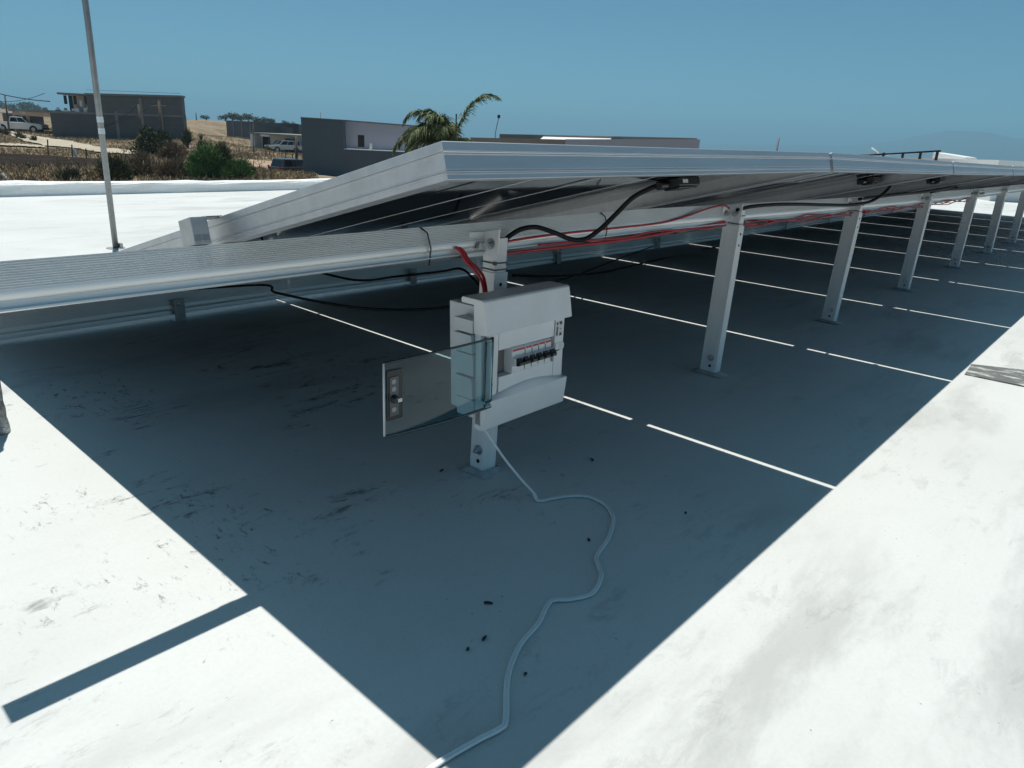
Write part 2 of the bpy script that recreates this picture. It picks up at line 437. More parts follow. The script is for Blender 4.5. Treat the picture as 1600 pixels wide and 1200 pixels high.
# posts ----------------------------------------------------------------
def tube_rect(m, x0, x1, y0, y1, z0, z1, t=.002, open_side=None):
    """hollow rectangular tube; open_side '+x' leaves a C-channel"""
    m.box((x0, y0, z0), (x0 + t, y1, z1))
    if open_side != '+x': m.box((x1 - t, y0, z0), (x1, y1, z1))
    m.box((x0 + t, y0, z0), (x1 - t if open_side != '+x' else x1, y0 + t, z1))
    m.box((x0 + t, y1 - t, z0), (x1 - t if open_side != '+x' else x1, y1, z1))
def bolt(m, p, axis, r=.0085, l=.010):
    p = Vector(p); a = Vector(axis)
    m.tube([p, p + a * .0016], r * 1.55, 14); m.tube([p + a * .0017, p + a * l * .75], r, 6); m.tube([p + a * l * .75, p + a * l * 1.25], r * .55, 8)
def post(x, y, wx, wy, rz, ztop, zsplit, label, first=False, lean=0.0):
    mw = Matrix.Translation((x, y, 0)) @ Matrix.Rotation(rz, 4, 'Z') @ Matrix.Rotation(lean, 4, 'Y')
    r = empty('support_post', label=label, cat='post', group='posts under the high rail', mat=mw)
    m = MB(); tube_rect(m, -wx / 2, wx / 2, -wy / 2, wy / 2, .0, zsplit, .0022); lt = m.build('lower_tube', POSTM, r, bevel=.0006)
    m = MB(); m.box((-wx / 2 - .0005, -.004, zsplit - .06), (-wx / 2 - .0002, .004, zsplit - .052)); 
    i = .0032
    m = MB(); tube_rect(m, -wx / 2 + i, wx / 2 - i, -wy / 2 + i, wy / 2 - i, zsplit - .06, ztop, .002, None if first else '+x'); m.build('upper_tube', POSTM, r, bevel=.0005)
    # screw holes, base bolts
    hm = MB()
    for zz in (zsplit - .025, zsplit - .06):
        hm.tube([(0, -wy / 2 - .0006, zz), (0, -wy / 2 + .001, zz)], .004, 10)
    hm.build('screw_hole', DARK, r)
    for zz, px in ((.055, -wx / 2), ):
        bm_ = MB(); bolt(bm_, (px, -wy * .1, zz), (-1, 0, 0), .0075, .012); bm_.build('bolt', STEEL, r)
    bm_ = MB(); bm_.tube([(-wx / 2 - .0007, -wy * .1, .028), (-wx / 2 + .001, -wy * .1, .028)], .005, 8); bm_.build('screw_hole', DARK, r)
    # mortar collar at the foot
    cm = MB(); n = 16
    rin = [(math.cos(2 * math.pi * q / n), math.sin(2 * math.pi * q / n)) for q in range(n)]
    vs_ = []
    for rr, zz in ((wx * 1.15, .0005), (wx * .9, .006), (wx * .70, .010)):
        for q in range(n):
            f = 1 + rng.normal(0, .07); sq = 1 / max(abs(rin[q][0]), abs(rin[q][1])) * .9
            vs_.append((rin[q][0] * rr * f * sq * .9, rin[q][1] * rr * f * sq * wy / wx * .95, zz))
    fs = [(k * n + q, k * n + (q + 1) % n, (k + 1) * n + (q + 1) % n, (k + 1) * n + q) for k in range(2) for q in range(n)]
    cm.add(vs_, fs); cm.build('sealant_collar', SEAL, r, smooth=True)
    # cable tie straps
    for zz, g in ((zsplit + .004, 0), (zsplit + .018 if first else zsplit + .03, 1)):
        s = MB(); o = .0018
        a0, a1, c0, c1 = -wx / 2 + i - o, wx / 2 - i + o, -wy / 2 + i - o, wy / 2 - i + o
        s.box((a0, c0, zz), (a0 + .0012, c1, zz + .003)); s.box((a1 - .0012, c0, zz), (a1, c1, zz + .003)); s.box((a0, c0, zz), (a1, c0 + .0012, zz + .003)); s.box((a0, c1 - .0012, zz), (a1, c1, zz + .003))
        if g: s.box((a0 - .003, c0 - .002, zz - .002), (a0 + .004, c0 + .004, zz + .005))
        s.build('cable_tie', BLACK, r)
    # L bracket in the inside corner between rail face and post side
    br = MB(); ww = wx / 2; yr_ = YR - .0215 - y; zb0, zb1 = ztop - .040, ztop + .010; th = .004
    br.box((-ww - .046, yr_ - th, zb0), (-ww - .0006, yr_, zb1)); br.box((-ww - .0006 - th, yr_ - .046, zb0), (-ww - .0006, yr_ - th, zb1))
    tl = lambda q: Vector((q.x, q.y, q.z - .10 * (q.y - yr_) * 2.2))
    br.v = [tuple(tl(Vector(q))) for q in br.v]
    bo = br.build('angle_bracket', POSTM, r, bevel=.0008)
    for p_, ax in (((-ww - .026, yr_ - th, (zb0 + zb1) / 2), (0, -1, 0)), ((-ww - .0006 - th, yr_ - .026, (zb0 + zb1) / 2 + .004), (-1, 0, 0))):
        s = MB(); bolt(s, p_, ax, .0072, .009); s.build('bolt', STEEL, bo)
    return r
SEAL = mat('grey sealant', (.50, .53, .53), .8, var=.35, scale=40)
PX = [(.561, .447), (1.66, .447), (2.788, .447), (3.975, .447), (5.247, .455), (6.403, .455), (7.50, .45), (8.65, .45), (9.8, .45), (10.95, .45)]
for k, (x, y) in enumerate(PX):
    f = k == 0
    zt = .522 if f else .535 + zoff(x)
    lab = 'short telescoping post with the breaker box mounted on it' if f else '%s support post of the line, counted from the breaker box post' % NTH[k]
    ut = {0: (775, 372), 1: (1149, 335), 2: (1338, 324), 3: (1452, 308), 4: (1525, 299), 5: (1568, 294)}.get(k)
    lean_ = math.atan2(onY(*ut, y)[0] - x, zt) if ut else .02
    post(x, y, .041 if f else .036, .041 if f else .056, 0 if f else -.06 + .05 * math.sin(k * 2.1), zt, .452 if f else .492 - .006 * (k % 3), lab, f, max(-.03, min(.11, lean_)))
# low feet
fp = None
for k in range(10):
    x = .657 + 1.155 * k; zf = rail_z(YF) - .061
    if fp is None:
        fp = empty('mounting_bracket', (x, YF - .045, 0))
        m = MB(); m.box((-.02, -.002, 0.0005), (.02, .045, .004)); m.box((-.02, -.006, .0005), (.02, -.002, .085)); m.build('angle_plate', GALV, fp, bevel=.0006)
        m = MB(); bolt(m, (0, -.006, .066), (0, -1, 0), .007, .009); m.build('bolt', STEEL, fp)
        o = fp
    else: o = copy_tree(fp); o.location.x = x
    tag(o, ('nearest small L-shaped bracket' if k == 0 else NTH[k] + ' small L-shaped bracket from the left') + ' holding the low rail to the roof', 'bracket', 'L brackets of the low rail')

# ------------------------------------------------------------------ breaker enclosure on the first post
EX0, EX1, EZ0, EZ1 = .403, .660, .177, .436
enc = empty('breaker_box', (EX0, .42, EZ0), label='light grey breaker enclosure with open smoked door mounted on the near post', cat='breaker box')
def lo(x, y, z): return (x - EX0 - .004 + .010 * (.436 - z) / .26, y - .42, z - EZ0)   # hangs slightly out of plumb
def sideprism(m, prof, xa, xb):   # prof of (y,z) world
    m.prism(prof, [lambda q: lo(xa, q[0], q[1]), lambda q: lo(xb, q[0], q[1])])
# back box with stepped cable-entry ends
m = MB()
sideprism(m, [(.425, .196), (.425, .414), (.335, .414), (.335, .196)], EX0 + .026, EX1 - .026)
m.build('back_box', PLASTIC2, enc, bevel=.002)
def step(xa, xb, za, zb, yb=.380, ya=.334):
    m = MB(); sideprism(m, [(yb, za), (yb, zb), (ya, zb), (ya, za)], xa, xb); m.build('entry_step', PLASTIC2, enc, bevel=.0012)
for sgn in (0, 1):
    def X(a, b): return (EX0 + a, EX0 + b) if not sgn else (EX1 - b, EX1 - a)
    for za, zb, o_ in ((.3690, .3945, -.004), (.3300, .3660, -.006), (.2840, .3270, -.003), (.2380, .2810, -.006), (.1985, .2350, -.001)):
        m = MB(); xo, xi = (EX0 + o_, EX0 + .0255) if not sgn else (EX1 - o_, EX1 - .0255); tp_ = .0018 * (1 if not sgn else -1)
        pts8 = [lo(x_, y_, z_) for (x_, z_) in ((xo, zb), (xo, zb - .004), (xo + tp_ * .35, zb - .0045), (xo + tp_, za), (xi, za), (xi, zb)) for y_ in (.3345, .381)]
        n6 = 6; m.add(pts8, [(2 * i, 2 * ((i + 1) % n6), 2 * ((i + 1) % n6) + 1, 2 * i + 1) for i in range(n6)] + [tuple(2 * i for i in range(n6)), tuple(2 * i + 1 for i in range(n6))])
        m.build('entry_step', PLASTIC2, enc, bevel=.0008)
    m = MB(); sideprism(m, [(.3335, .186), (.3335, .428), (.317, .428), (.317, .186)], *X(.003, .012)); m.build('cover_side', PLASTIC, enc, bevel=.001)
# moulded front cover: sloped hood, flat face with breaker window, scooped lower lip
m = MB()
hood = [(.366, EZ1 - .003), (.363, EZ1), (.3125, EZ1), (.3085, EZ1 - .003), (.2985, .3735), (.2995, .3705), (.316, .3690), (.334, .3690), (.334, EZ1 - .012), (.366, EZ1 - .012)]
sideprism(m, hood, EX0, EX1); m.build('cover_hood', PLASTIC, enc, bevel=.0018)
m = MB(); nA = 20
def lipring(t):
    x = EX0 + .003 + (EX1 - EX0 - .005) * t; za = .2385 + .0145 * math.sin(math.pi * min(1, t * 1.02 + .02) ** 1.25)
    pts = [(.334, za), (.3165, za)] + [(.3165 - .0125 * s_, za + (.2378 - za) * s_ ** 1.8) for s_ in (.2, .4, .6, .8, 1.0)] + [(.3033, .2362), (.3105, EZ0 + .002), (.313, EZ0), (.334, EZ0)]
    return [lo(x, y, z) for y, z in pts]
rg = [lipring(k / nA) for k in range(nA + 1)]; nn = len(rg[0])
m.add([q for r_ in rg for q in r_], [(k * nn + i, k * nn + (i + 1) % nn, (k + 1) * nn + (i + 1) % nn, (k + 1) * nn + i) for k in range(nA) for i in range(nn)] + [tuple(range(nn)), tuple(nA * nn + i for i in range(nn))])
m.build('cover_lip', PLASTIC, enc)
WX0, WX1, WZ0, WZ1 = .4535, .6235, .2760, .3310
FY0, FY1 = .3160, .3335
face = MB()
face.box(lo(EX0 + .012, FY0, .2300), lo(WX0, FY1, .3688)); face.box(lo(WX1, FY0, .2300), lo(EX1 - .003, FY1, .3688))
face.box(lo(WX0, FY0, WZ1), lo(WX1, FY1, .3688)); face.box(lo(WX0, FY0, .2300), lo(WX1, FY1, WZ0))
# square the joints of the four face pieces
face.build('cover_face', PLASTIC, enc)
m = MB(); m.box(lo(WX0 - .004, .3337, WZ0 - .001), lo(WX1 + .004, .3342, WZ1 + .001)); m.build('window_back', mat('window recess', (.16, .15, .14), .6), enc)
# breakers
def breaker(xa, xb, poles):
    zs = lambda z: .3035 + (z - .3035) * 1.2
    def sideprism(m, prof, x0, x1): m.prism([(q[0], zs(q[1])) for q in prof], [lambda q: lo(x0, q[0], q[1]), lambda q: lo(x1, q[0], q[1])])
    def lz3(x, y, z): return lo(x, y, zs(z))
    m = MB()
    pr = [(.3335, .2815), (.3335, .3255), (.3155, .3255), (.3115, .3235), (.3115, .3100), (.3035, .3085), (.3035, .2965), (.3115, .2945), (.3115, .2830), (.3135, .2815)]
    sideprism(m, pr, xa + .0003, xb - .0003); bo = m.build('breaker', BRK, enc, bevel=.0005)
    s = MB(); s.box(lz3(xa + .0014, .3108, .3195), lz3(xb - .0012, .3113, .3228)); s.build('red_stripe', REDS, bo)
    w = (xb - xa) / poles
    for k in range(poles):
        s = MB(); c = xa + w * (k + .5); h = w * .31
        sideprism(s, [(.3037, .3090), (.2995, .3100), (.2970, .3060), (.2930, .3030), (.2930, .2985), (.2980, .2965), (.3037, .2960)], c - h, c + h)
        s.build('toggle', BLACK, bo)
    if poles > 1:
        s = MB(); sideprism(s, [(.2985, .3036), (.2928, .3030), (.2928, .2985), (.2975, .2970)], xa + w * .82, xb - w * .82); s.build('toggle_link', BLACK, bo)
    s = MB(); s.box(lz3(xb - .0008, .3106, .2865), lz3(xb - .0002, .3113, .3190)); s.build('seam', DARK, bo)
breaker(.4880, .5262, 2)
for k in range(4): breaker(.5270 + .0210 * k, .5270 + .0210 * k + .0206, 1)
# rating label with print, round-ended knockout at the right
m = MB(); m.box(lo(.6295, .3154, .3285), lo(.6510, .3159, .3605)); lb = m.build('rating_label', LABELW, enc)
for (a, c, e, f) in ((.631, .6355, .353, .359), (.6405, .649, .3535, .3595), (.6305, .6350, .331, .349), (.6405, .648, .3295, .3355), (.644, .6455, .342, .345)):
    m = MB(); m.box(lo(a, .3149, e), lo(c, .3153, f)); m.build('label_print', BLACK, lb)
m = MB(); pts = [(.6515 + .0075 * math.cos(a), .3055 + .0090 * math.sin(a)) for a in np.linspace(-math.pi / 2, math.pi / 2, 8)] + [(.6285, .3145), (.6285, .2965)]
m.prism(pts, [lambda q: lo(q[0], .3152, q[1]), lambda q: lo(q[0], .3159, q[1])]); sl = m.build('knockout', PLASTIC2, enc)
m = MB(); m.box(lo(.6285, .3142, .3005), lo(.6385, .3151, .3140)); m.build('knockout_tab', PLASTIC, sl)
m = MB(); m.prism([(.6285, .2965), (.6450, .2975), (.6285, .3000)], [lambda q: lo(q[0], .3142, q[1]), lambda q: lo(q[0], .3150, q[1])]); m.build('knockout_gap', DARK, sl)
m = MB(); m.box(lo(.4290, .3115, .253), lo(.4330, .3158, .279)); kp = m.build('keeper', PLASTIC2, enc, bevel=.0008)
m = MB(); m.box(lo(.4280, .3100, .265), lo(.4315, .3114, .271)); m.build('keeper_slot', BLACK, kp)
# smoked door folded right back to the left
hx, hy = .4230, .3065
ang = math.radians(181.0); DW = .252
dd = Vector((math.cos(ang), -math.sin(ang), 0)); dn = Vector((-dd.y, dd.x, 0))
def dp(s, n_, z): q = Vector((hx, hy, 0)) + dd * s + dn * n_; return (q.x - EX0, q.y - .42, z - EZ0)
nS = 18
rings = [(DW * k / nS, .003 * math.sin(math.pi * k / nS), .2265 + .008 * (k / nS) ** 2, .363) for k in range(nS + 1)]
m = MB()
vs_ = [dp(s, bw_ + o, z) for (s, bw_, zb, zt) in rings for (o, z) in ((-.0014, zb), (.0014, zb), (.0014, zt), (-.0014, zt))]
fs = [(k * 4 + i, k * 4 + (i + 1) % 4, k * 4 + 4 + (i + 1) % 4, k * 4 + 4 + i) for k in range(nS) for i in range(4)] + [(0, 1, 2, 3), tuple(nS * 4 + i for i in range(4))]
m.add(vs_, fs); door = m.build('door', DOORM, enc)
def bead(path, r, name, mt): q = MB(); q.tube(path, r, 6); return q.build(name, mt, door, smooth=True)
EDGE = mat('smoked door edge', (.018, .035, .042), .12, coat=.5)
bead([dp(s, b_, zt) for s, b_, zb, zt in rings], .0022, 'edge_bead', EDGE)
bead([dp(s, b_, zb) for s, b_, zb, zt in rings], .0030, 'edge_bead', EDGE)
bead([dp(DW, 0, .236), dp(DW, 0, .363)], .0020, 'edge_bead', PLASTIC2)
bead([dp(-.002, 0, .225), dp(-.002, 0, .365)], .0028, 'hinge_pin', EDGE)
def dbox(s0, s1, n0, n1, z0, z1):
    return [dp(s, n_, z) for s in (s0, s1) for n_ in (n0, n1) for z in (z0, z1)], [(0, 1, 3, 2), (4, 6, 7, 5), (0, 4, 5, 1), (2, 3, 7, 6), (0, 2, 6, 4), (1, 5, 7, 3)]
m = MB(); m.add(*dbox(.003, .018, .0030, .0050, .231, .358)); m.build('hinge_strip', DOORM, door)
m = MB(); m.add(*dbox(DW - .036, DW - .004, .0020, .0040, .262, .350)); lp = m.build('latch_plate', BLACK, door, bevel=.0012)
m = MB(); m.add(*dbox(DW - .026, DW - .008, .0042, .0056, .270, .338)); m.build('latch_label', mat('latch steel', (.10, .105, .11), .4), lp)
for zc_ in (.330, .317, .281):
    m = MB(); c0 = Vector(dp(DW - .016, .0057, zc_)); nrm = (Vector(dp(DW - .016, .0157, zc_)) - c0).normalized(); m.tube([c0, c0 + nrm * .0006], .0045, 10); m.build('latch_mark', mat('latch mark', (.34, .35, .36), .5), lp)
m = MB(); c0 = Vector(dp(DW - .016, .0057, .300)); nrm = (Vector(dp(DW - .016, .0157, .300)) - c0).normalized(); m.tube([c0, c0 + nrm * .010], [.0075, .006], 12); m.build('latch_knob', BLACK, lp)
m = MB(); m.add(*dbox(DW - .024, DW - .016, .0160, .0175, .297, .303)); m.build('latch_lever', PLASTIC, lp)

# ------------------------------------------------------------------ cables
def cable(path, r, mt, label, name='cable', n=8, flat=1.0, sm=8, group=None):
    m = MB(); m.tube(smooth_path(path, sm), r, n, flat=flat); o = m.build(name, mt, smooth=True)
    return tag(o, label, 'cable', group)
# white twin cable: out of the box bottom, down to the roof and across it
gp = [(841, 782), (862, 779), (887, 775), (920, 776), (946, 789), (958, 808), (955, 828), (948, 845), (932, 869), (935, 884), (939, 901), (925, 927), (892, 936), (860, 940), (841, 974), (815, 1004), (799, 1037), (792, 1069), (790, 1125), (780, 1139), (747, 1156), (698, 1184), (677, 1198), (640, 1222), (600, 1240)]
wp = []
ga = onZ(841, 782); 
top = np.array([.425, .352, .205])
for t in (0, .25, .5, .75, .92): q = top * (1 - t) + np.array([ga[0], ga[1], .006]) * t; q[2] -= .012 * math.sin(math.pi * t); wp.append(q)
for u, v in gp: q = onZ(u, v, .0045); wp.append(q)
m = MB(); path = smooth_path(wp, 7)
for side in (-1, 1):
    pth = []
    for i, q in enumerate(path):
        t = (path[min(i + 1, len(path) - 1)] - path[max(i - 1, 0)]).normalized(); s = t.cross(Vector((0, 0, 1))).normalized(); pth.append(q + s * side * .0018)
    m.tube(pth, .0025, 8)
tag(m.build('flat_cable', WHITEC, smooth=True), 'white twin cable snaking from the breaker box across the shaded roof', 'cable')
# red wires
zr = rail_z(YR)
def rp(x, dy, dz): return (x, YR + dy, zr + zoff(max(0, x)) + dz)
G = 'red wires along the ribbed rail'
def tri(u, v, y): q = onY(u, v, y); return tuple(q)
for k, o1 in enumerate((0, 5.5)):
    pts = [tri(712 + o1, 386 + o1 * .2, .452), tri(720 + o1, 394, .446), tri(727 + o1, 407, .436), tri(740 + o1, 421 - o1 * .4, .422), tri(750 + o1 * .9, 434 - o1 * .4, .410), tri(755 + o1 * .7, 448, .398), tri(757 + o1 * .6, 464, .388)]
    cable(pts, .0030, REDW, 'red wire dropping from the rail end into the breaker box, %s of two' % ('left' if k == 0 else 'right'), 'red_wire', group='red wires dropping into the breaker box')
def along(x0, x1, dy, dz, amp, ph, n=14):
    return [rp(x0 + (x1 - x0) * i / n, dy + rng.normal(0, .0015) - abs(amp) * .3 * (math.sin(i * 1.3 + ph) ** 2), dz + amp * math.sin(i * .9 + ph) + rng.normal(0, .0015)) for i in range(n + 1)]
cable([rp(.585, -.028, -.040), rp(.70, -.030, -.036), rp(.85, -.030, -.035), rp(1.05, -.031, -.036), rp(1.25, -.031, -.034), rp(1.38, -.031, -.022), rp(1.5, -.032, -.004), rp(1.60, -.034, .004), rp(1.645, -.034, -.006)], .0027, REDW, 'red wire rising along the rail face towards the second post', 'red_wire', group=G)
cable([rp(.585, -.026, -.064), rp(.8, -.028, -.066), rp(1.0, -.030, -.068), rp(1.15, -.030, -.068), rp(1.35, -.030, -.060), rp(1.55, -.029, -.052), rp(1.64, -.028, -.048)], .0036, REDW, 'thick red wire tied below the rail between the first two posts', 'red_wire', group=G)
cable(along(.72, 1.64, -.034, -.058, .004, .4), .0026, REDW, 'thin red wire crossing below the rail near the breaker box post', 'red_wire', group=G)
spans = [(1.68, 2.77), (2.80, 3.96), (3.99, 5.2)]
for si, (a, c) in enumerate(spans):
    for k in range(4):
        cable(along(a, c, -.030 - .003 * k, -.056 - .005 * k + (.012 if k == 3 else 0), .006, k * 1.7 + si), .0024, REDW,
              'red wire, %s in the loose bundle between the %s and %s posts' % (('topmost', 'upper middle', 'lower middle', 'lowest')[(1, 2, 3, 0)[k]], NTH[si + 1], NTH[si + 2]), 'red_wire', n=6, sm=4, group='red bundle between the %s and %s posts' % (NTH[si + 1], NTH[si + 2]))
# black conduits and leads
G2 = 'black leads under the panels'
zc = lambda x, y: HH - y * math.tan(TILT) + zoff(max(0, x))
def tri(u, v, y): q = onY(u, v, y); return tuple(q)
cable([tri(790, 374, .445), tri(800, 366, .44), tri(815, 358, .43), tri(838, 355, .42), tri(865, 363, .40), tri(893, 374, .385), tri(915, 373, .37), tri(938, 358, .345), tri(962, 335, .315), tri(990, 308, .285), tri(1022, 292, .255), tri(1040, 288, .245)], .0052, CABLE, 'thick black cable looping from the near post top up to the panel', 'black_cable', n=10, group=G2)
cable([(1.66, .43, .535), tri(1180, 322, .42), tri(1230, 319, .40), tri(1290, 320, .38), tri(1330, 320, .36), tri(1362, 314, .33), tri(1385, 298, .29), tri(1394, 283, .255), tri(1388, 275, .235)], .0058, CABLE, 'thick black cable hanging from the second panel and hooking up again', 'black_cable', n=10, group=G2)
cable([(2.8, .42, .535), tri(1400, 304, .40), tri(1450, 299, .38), tri(1490, 290, .33), tri(1520, 277, .27)], .007, CABLE, 'black cable slung under the third and fourth panels', 'black_cable', n=8, group=G2)
cable([(4.0, .42, .535), tri(1500, 292, .42), tri(1560, 285, .36), tri(1600, 279, .30)], .007, CABLE, 'black cable slung under the far panels', 'black_cable', n=8, group=G2)
cable([(.0, 2.02, .16), tri(385, 446, 1.85), tri(430, 457, 1.5), tri(500, 472, 1.2), tri(570, 482, 1.0), tri(650, 484, .9), tri(715, 478, .8), tri(760, 470, .7)], .004, CABLE, 'thin black lead sagging under the nearest panel to the breaker box', 'black_cable', n=6, group=G2)
cable([tri(440, 418, 2.05), tri(490, 424, 1.95), tri(560, 438, 1.8), tri(620, 432, 1.7), tri(690, 424, 1.6), tri(720, 420, 1.5), tri(740, 436, 1.3), tri(760, 460, 1.1)], .005, CABLE, 'black lead bunched along the low rail behind the near post', 'black_cable', n=6, group=G2)
cable([tri(800, 430, 1.5), tri(850, 432, 1.4), tri(900, 430, 1.5), tri(950, 424, 1.7), tri(1010, 410, 1.8), tri(1080, 395, 1.9), tri(1140, 380, 1.9)], .005, CABLE, 'black lead sagging deep under the second and third panels', 'black_cable', n=6, group=G2)
cable([tri(846, 446, 1.1), tri(900, 430, 1.4), tri(960, 407, 1.8), tri(1020, 385, 2.0)], .004, CABLE, 'thin black lead running up towards the low rail from the box', 'black_cable', n=6, group=G2)
# cable ties on the rail
for x in (.395, .98):
    m = MB(); z = zr + zoff(x)
    m.tube([rp(x - .01, -.020, .004), rp(x, -.028, -.006), rp(x + .004, -.034, -.035), rp(x + .003, -.030, -.068)], .0016, 6)
    tag(m.build('cable_tie', BLACK, smooth=True), 'black cable tie round the rail %s' % ('at the near post' if x < .5 else 'between the first two posts'), 'cable tie')

# debris on the roof ----------------------------------------------------
G3 = 'black cable offcuts dropped on the roof'
for i, (u, v, l, a, w) in enumerate([(763, 942, .016, -.9, 'largest, left of the white cable\'s bend'), (757, 997, .012, .3, 'lying flat left of the white cable'), (731, 1014, .006, .5, 'tiny, leftmost, below the larger pieces'), (821, 1053, .005, .2, 'tiny, right beside the lower run of the white cable'),
                                  (920, 843, .009, .9, 'inside the white cable\'s first loop'), (925, 718, .012, 1.2, 'right of the box, above the white cable'), (690, 735, .012, .2, 'left of the near post foot'), (1071, 801, .006, .7, 'alone in the shade right of the white cable')]):
    q = onZ(u, v, .0028); m = MB(); d_ = Vector((math.cos(a), math.sin(a), 0)) * l
    d_ *= .45; m.tube([Vector(q) - d_, Vector(q) - d_ * .2 + Vector((0, 0, .001)), Vector(q) + d_], [.0020, .0024, .0018], 7)
    tag(m.build('cable_offcut', BLACK), 'short black offcut on the roof, ' + w, 'offcut', G3)

# painted pipe stub and tall mast on the roof ----------------------------
stub = empty('pipe_stub', (-.131, 1.362, 0), label='short pipe with flaking white paint at the left edge beside the panels', cat='pipe')
m = MB(); n = 14; rr = []
path = [(0, 0, .47 * k / 24) for k in range(25)]
m.tube(path, [.0175 + rng.normal(0, .0012) + (.003 * math.exp(-k / 1.2)) for k in range(25)], 14); m.build('shaft', PAINT_PIPE, stub, smooth=True)
m = MB(); m.tube([(0, 0, .445), (0, 0, .475)], .021, 12); m.build('cap', PAINT_PIPE, stub)
m = MB(); m.tube([(-.02, -.012, .04), (-.034, -.016, .03), (-.036, -.016, .012), (-.02, -.012, .004)], .006, 8); m.build('wire_loop', PAINT_PIPE, stub, smooth=True)
mb_ = onZ(181, 388); mast = empty('mast', tuple(mb_), label='tall thin galvanised mast rising from the roof behind the nearest panel', cat='pole')
m = MB(); m.tube([(0, 0, 0.004), (.004, 0, 1.2), (-.006, 0, 2.4), (0, 0, 3.6)], .0155, 14); m.build('shaft', MASTM, mast, smooth=True)
m = MB(); m.tube([(0, 0, .0005), (0, 0, .004)], .05, 14); m.build('base_plate', GALV, mast)
m = MB(); m.box((.014, -.03, .004), (.03, .0, .03)); m.build('base_lug', GALV, mast)
Dm_ = math.hypot(mb_[0] - CAM[0], mb_[1] - CAM[1]); ztape = float(at(151, 200, Dm_)[2])
for zz in (ztape - .03, ztape + .03):
    m = MB(); m.tube([(.003, 0, zz), (.003, 0, zz + .03)], [.0172, .0166], 12); m.build('tape_band', WHITEC, mast)
pm = at(1213, 233, 12.0); pipe = empty('vent_pipe', (pm[0], pm[1], 0), label='lone grey vent pipe sticking up beyond the panels against the haze', cat='pipe')
ptop = at(1217, 215, 12.0)
m = MB(); m.tube([(0, 0, 0), (ptop[0] - pm[0], ptop[1] - pm[1], ptop[2])], .016, 10); m.build('shaft', mat('grey pvc', (.13, .15, .17), .6), pipe, smooth=True)
m = MB(); m.tube([(0, 0, .0005), (0, 0, .03)], .05, 10); m.build('flashing', ROOF, pipe)
#BACKGROUND#
# ------------------------------------------------------------------ land around the house
HORV = lambda u: 172 + .0494 * u
ctrl = []   # (azimuth, log distance, z)
def cp(u, v, D): q = at(u, v, D); ctrl.append((az(u), math.log(D), q[2]))
for u, v, D in [(0, 300, 38), (0, 262, 50), (0, 244, 60), (0, 225, 80), (0, 207, 112), (0, 197, 150), (-60, 210, 110), (-60, 262, 50),
                (150, 300, 38), (150, 263, 50), (150, 245, 62), (150, 222, 90), (150, 206, 125), (75, 243, 62),
                (283, 300, 38), (283, 268, 48), (283, 242, 68), (283, 218, 100), (320, 223, 112),
                (285, 206, 150), (285, 187, 215), (340, 189, 215), (345, 213, 150), (240, 190, 170),
                (400, 300, 38), (400, 272, 50), (395, 252, 70), (400, 233, 118), (440, 240, 118), (460, 240, 118), (440, 263, 66), (400, 224, 160),
                (470, 271, 60), (490, 280, 48), (470, 196.5, 420), (400, 193.5, 420), (330, 188, 420), (540, 300, 40), (600, 262, 80), (600, 232, 200)]:
    cp(u, v, D)
for u in (-200, -100, 0, 100, 200):
    ctrl.append((az(u), math.log(420), -1.0)); ctrl.append((az(u), math.log(900), 2.5)); ctrl.append((az(u), math.log(2200), 4.0))
for u in (300, 400, 480):
    ctrl.append((az(u), math.log(900), -4.0)); ctrl.append((az(u), math.log(2200), -40.0))
for u in (700, 900, 1100, 1300, 1600, 1900):
    for D, z in ((20, -3.6), (60, -4.5), (150, -9), (400, -24), (900, -46), (2200, -64)): ctrl.append((az(u), math.log(D), z))
for a in np.radians([120, 160, 200, 240, 280, 320]):
    for D, z in ((20, -3.4), (60, -3.4), (200, -3.0), (900, 0.0), (2200, 3.0)): ctrl.append((a if a < math.pi else a - 2 * math.pi, math.log(D), z))
for u in (0, 150, 283, 400, 490): ctrl.append((az(u), math.log(14), -3.9)); ctrl.append((az(u), math.log(25), -3.9))
CT_ = np.array(ctrl)
def ground_z(x, y):
    x = np.asarray(x, float); y = np.asarray(y, float)
    dx, dy = x - CAM[0], y - CAM[1]; a = np.arctan2(dx, dy); l = np.log(np.maximum(np.hypot(dx, dy), 10.))
    da = a[..., None] - CT_[:, 0]; da = (da + np.pi) % (2 * np.pi) - np.pi
    d2 = (da / .16) ** 2 + ((l[..., None] - CT_[:, 1]) / .28) ** 2
    w = 1 / (d2 + .015) ** 2
    return (w * CT_[:, 2]).sum(-1) / w.sum(-1)
def rough(x, y, amp):
    return amp * (np.sin(x * .9 + 1.7 * np.sin(y * .5)) * np.sin(y * .8 + 1.3 * np.sin(x * .43)) * .5 + np.sin(x * 2.3 + y * 1.1) * np.sin(y * 2.7 - x * .7) * .3)
def gz(x, y):
    x = np.asarray(x, float); y = np.asarray(y, float); D = np.hypot(x - CAM[0], y - CAM[1])
    return ground_z(x, y) + rough(x, y, .10) * np.clip((D - 25) / 20, 0, 1) * np.clip((160 - D) / 60, 0, 1)
def hit(u, v, dmin=36., dmax=300.):
    """where a sight line meets the land"""
    D = np.exp(np.linspace(math.log(dmin), math.log(dmax), 500)); r = ray(u, v); h = math.hypot(r[0], r[1])
    pts = CAM[None] + np.outer(D / h, r); g = gz(pts[:, 0], pts[:, 1]); below = np.nonzero(pts[:, 2] < g)[0]
    i = below[0] if len(below) else len(D) - 1
    return np.array([pts[i, 0], pts[i, 1], g[i]])

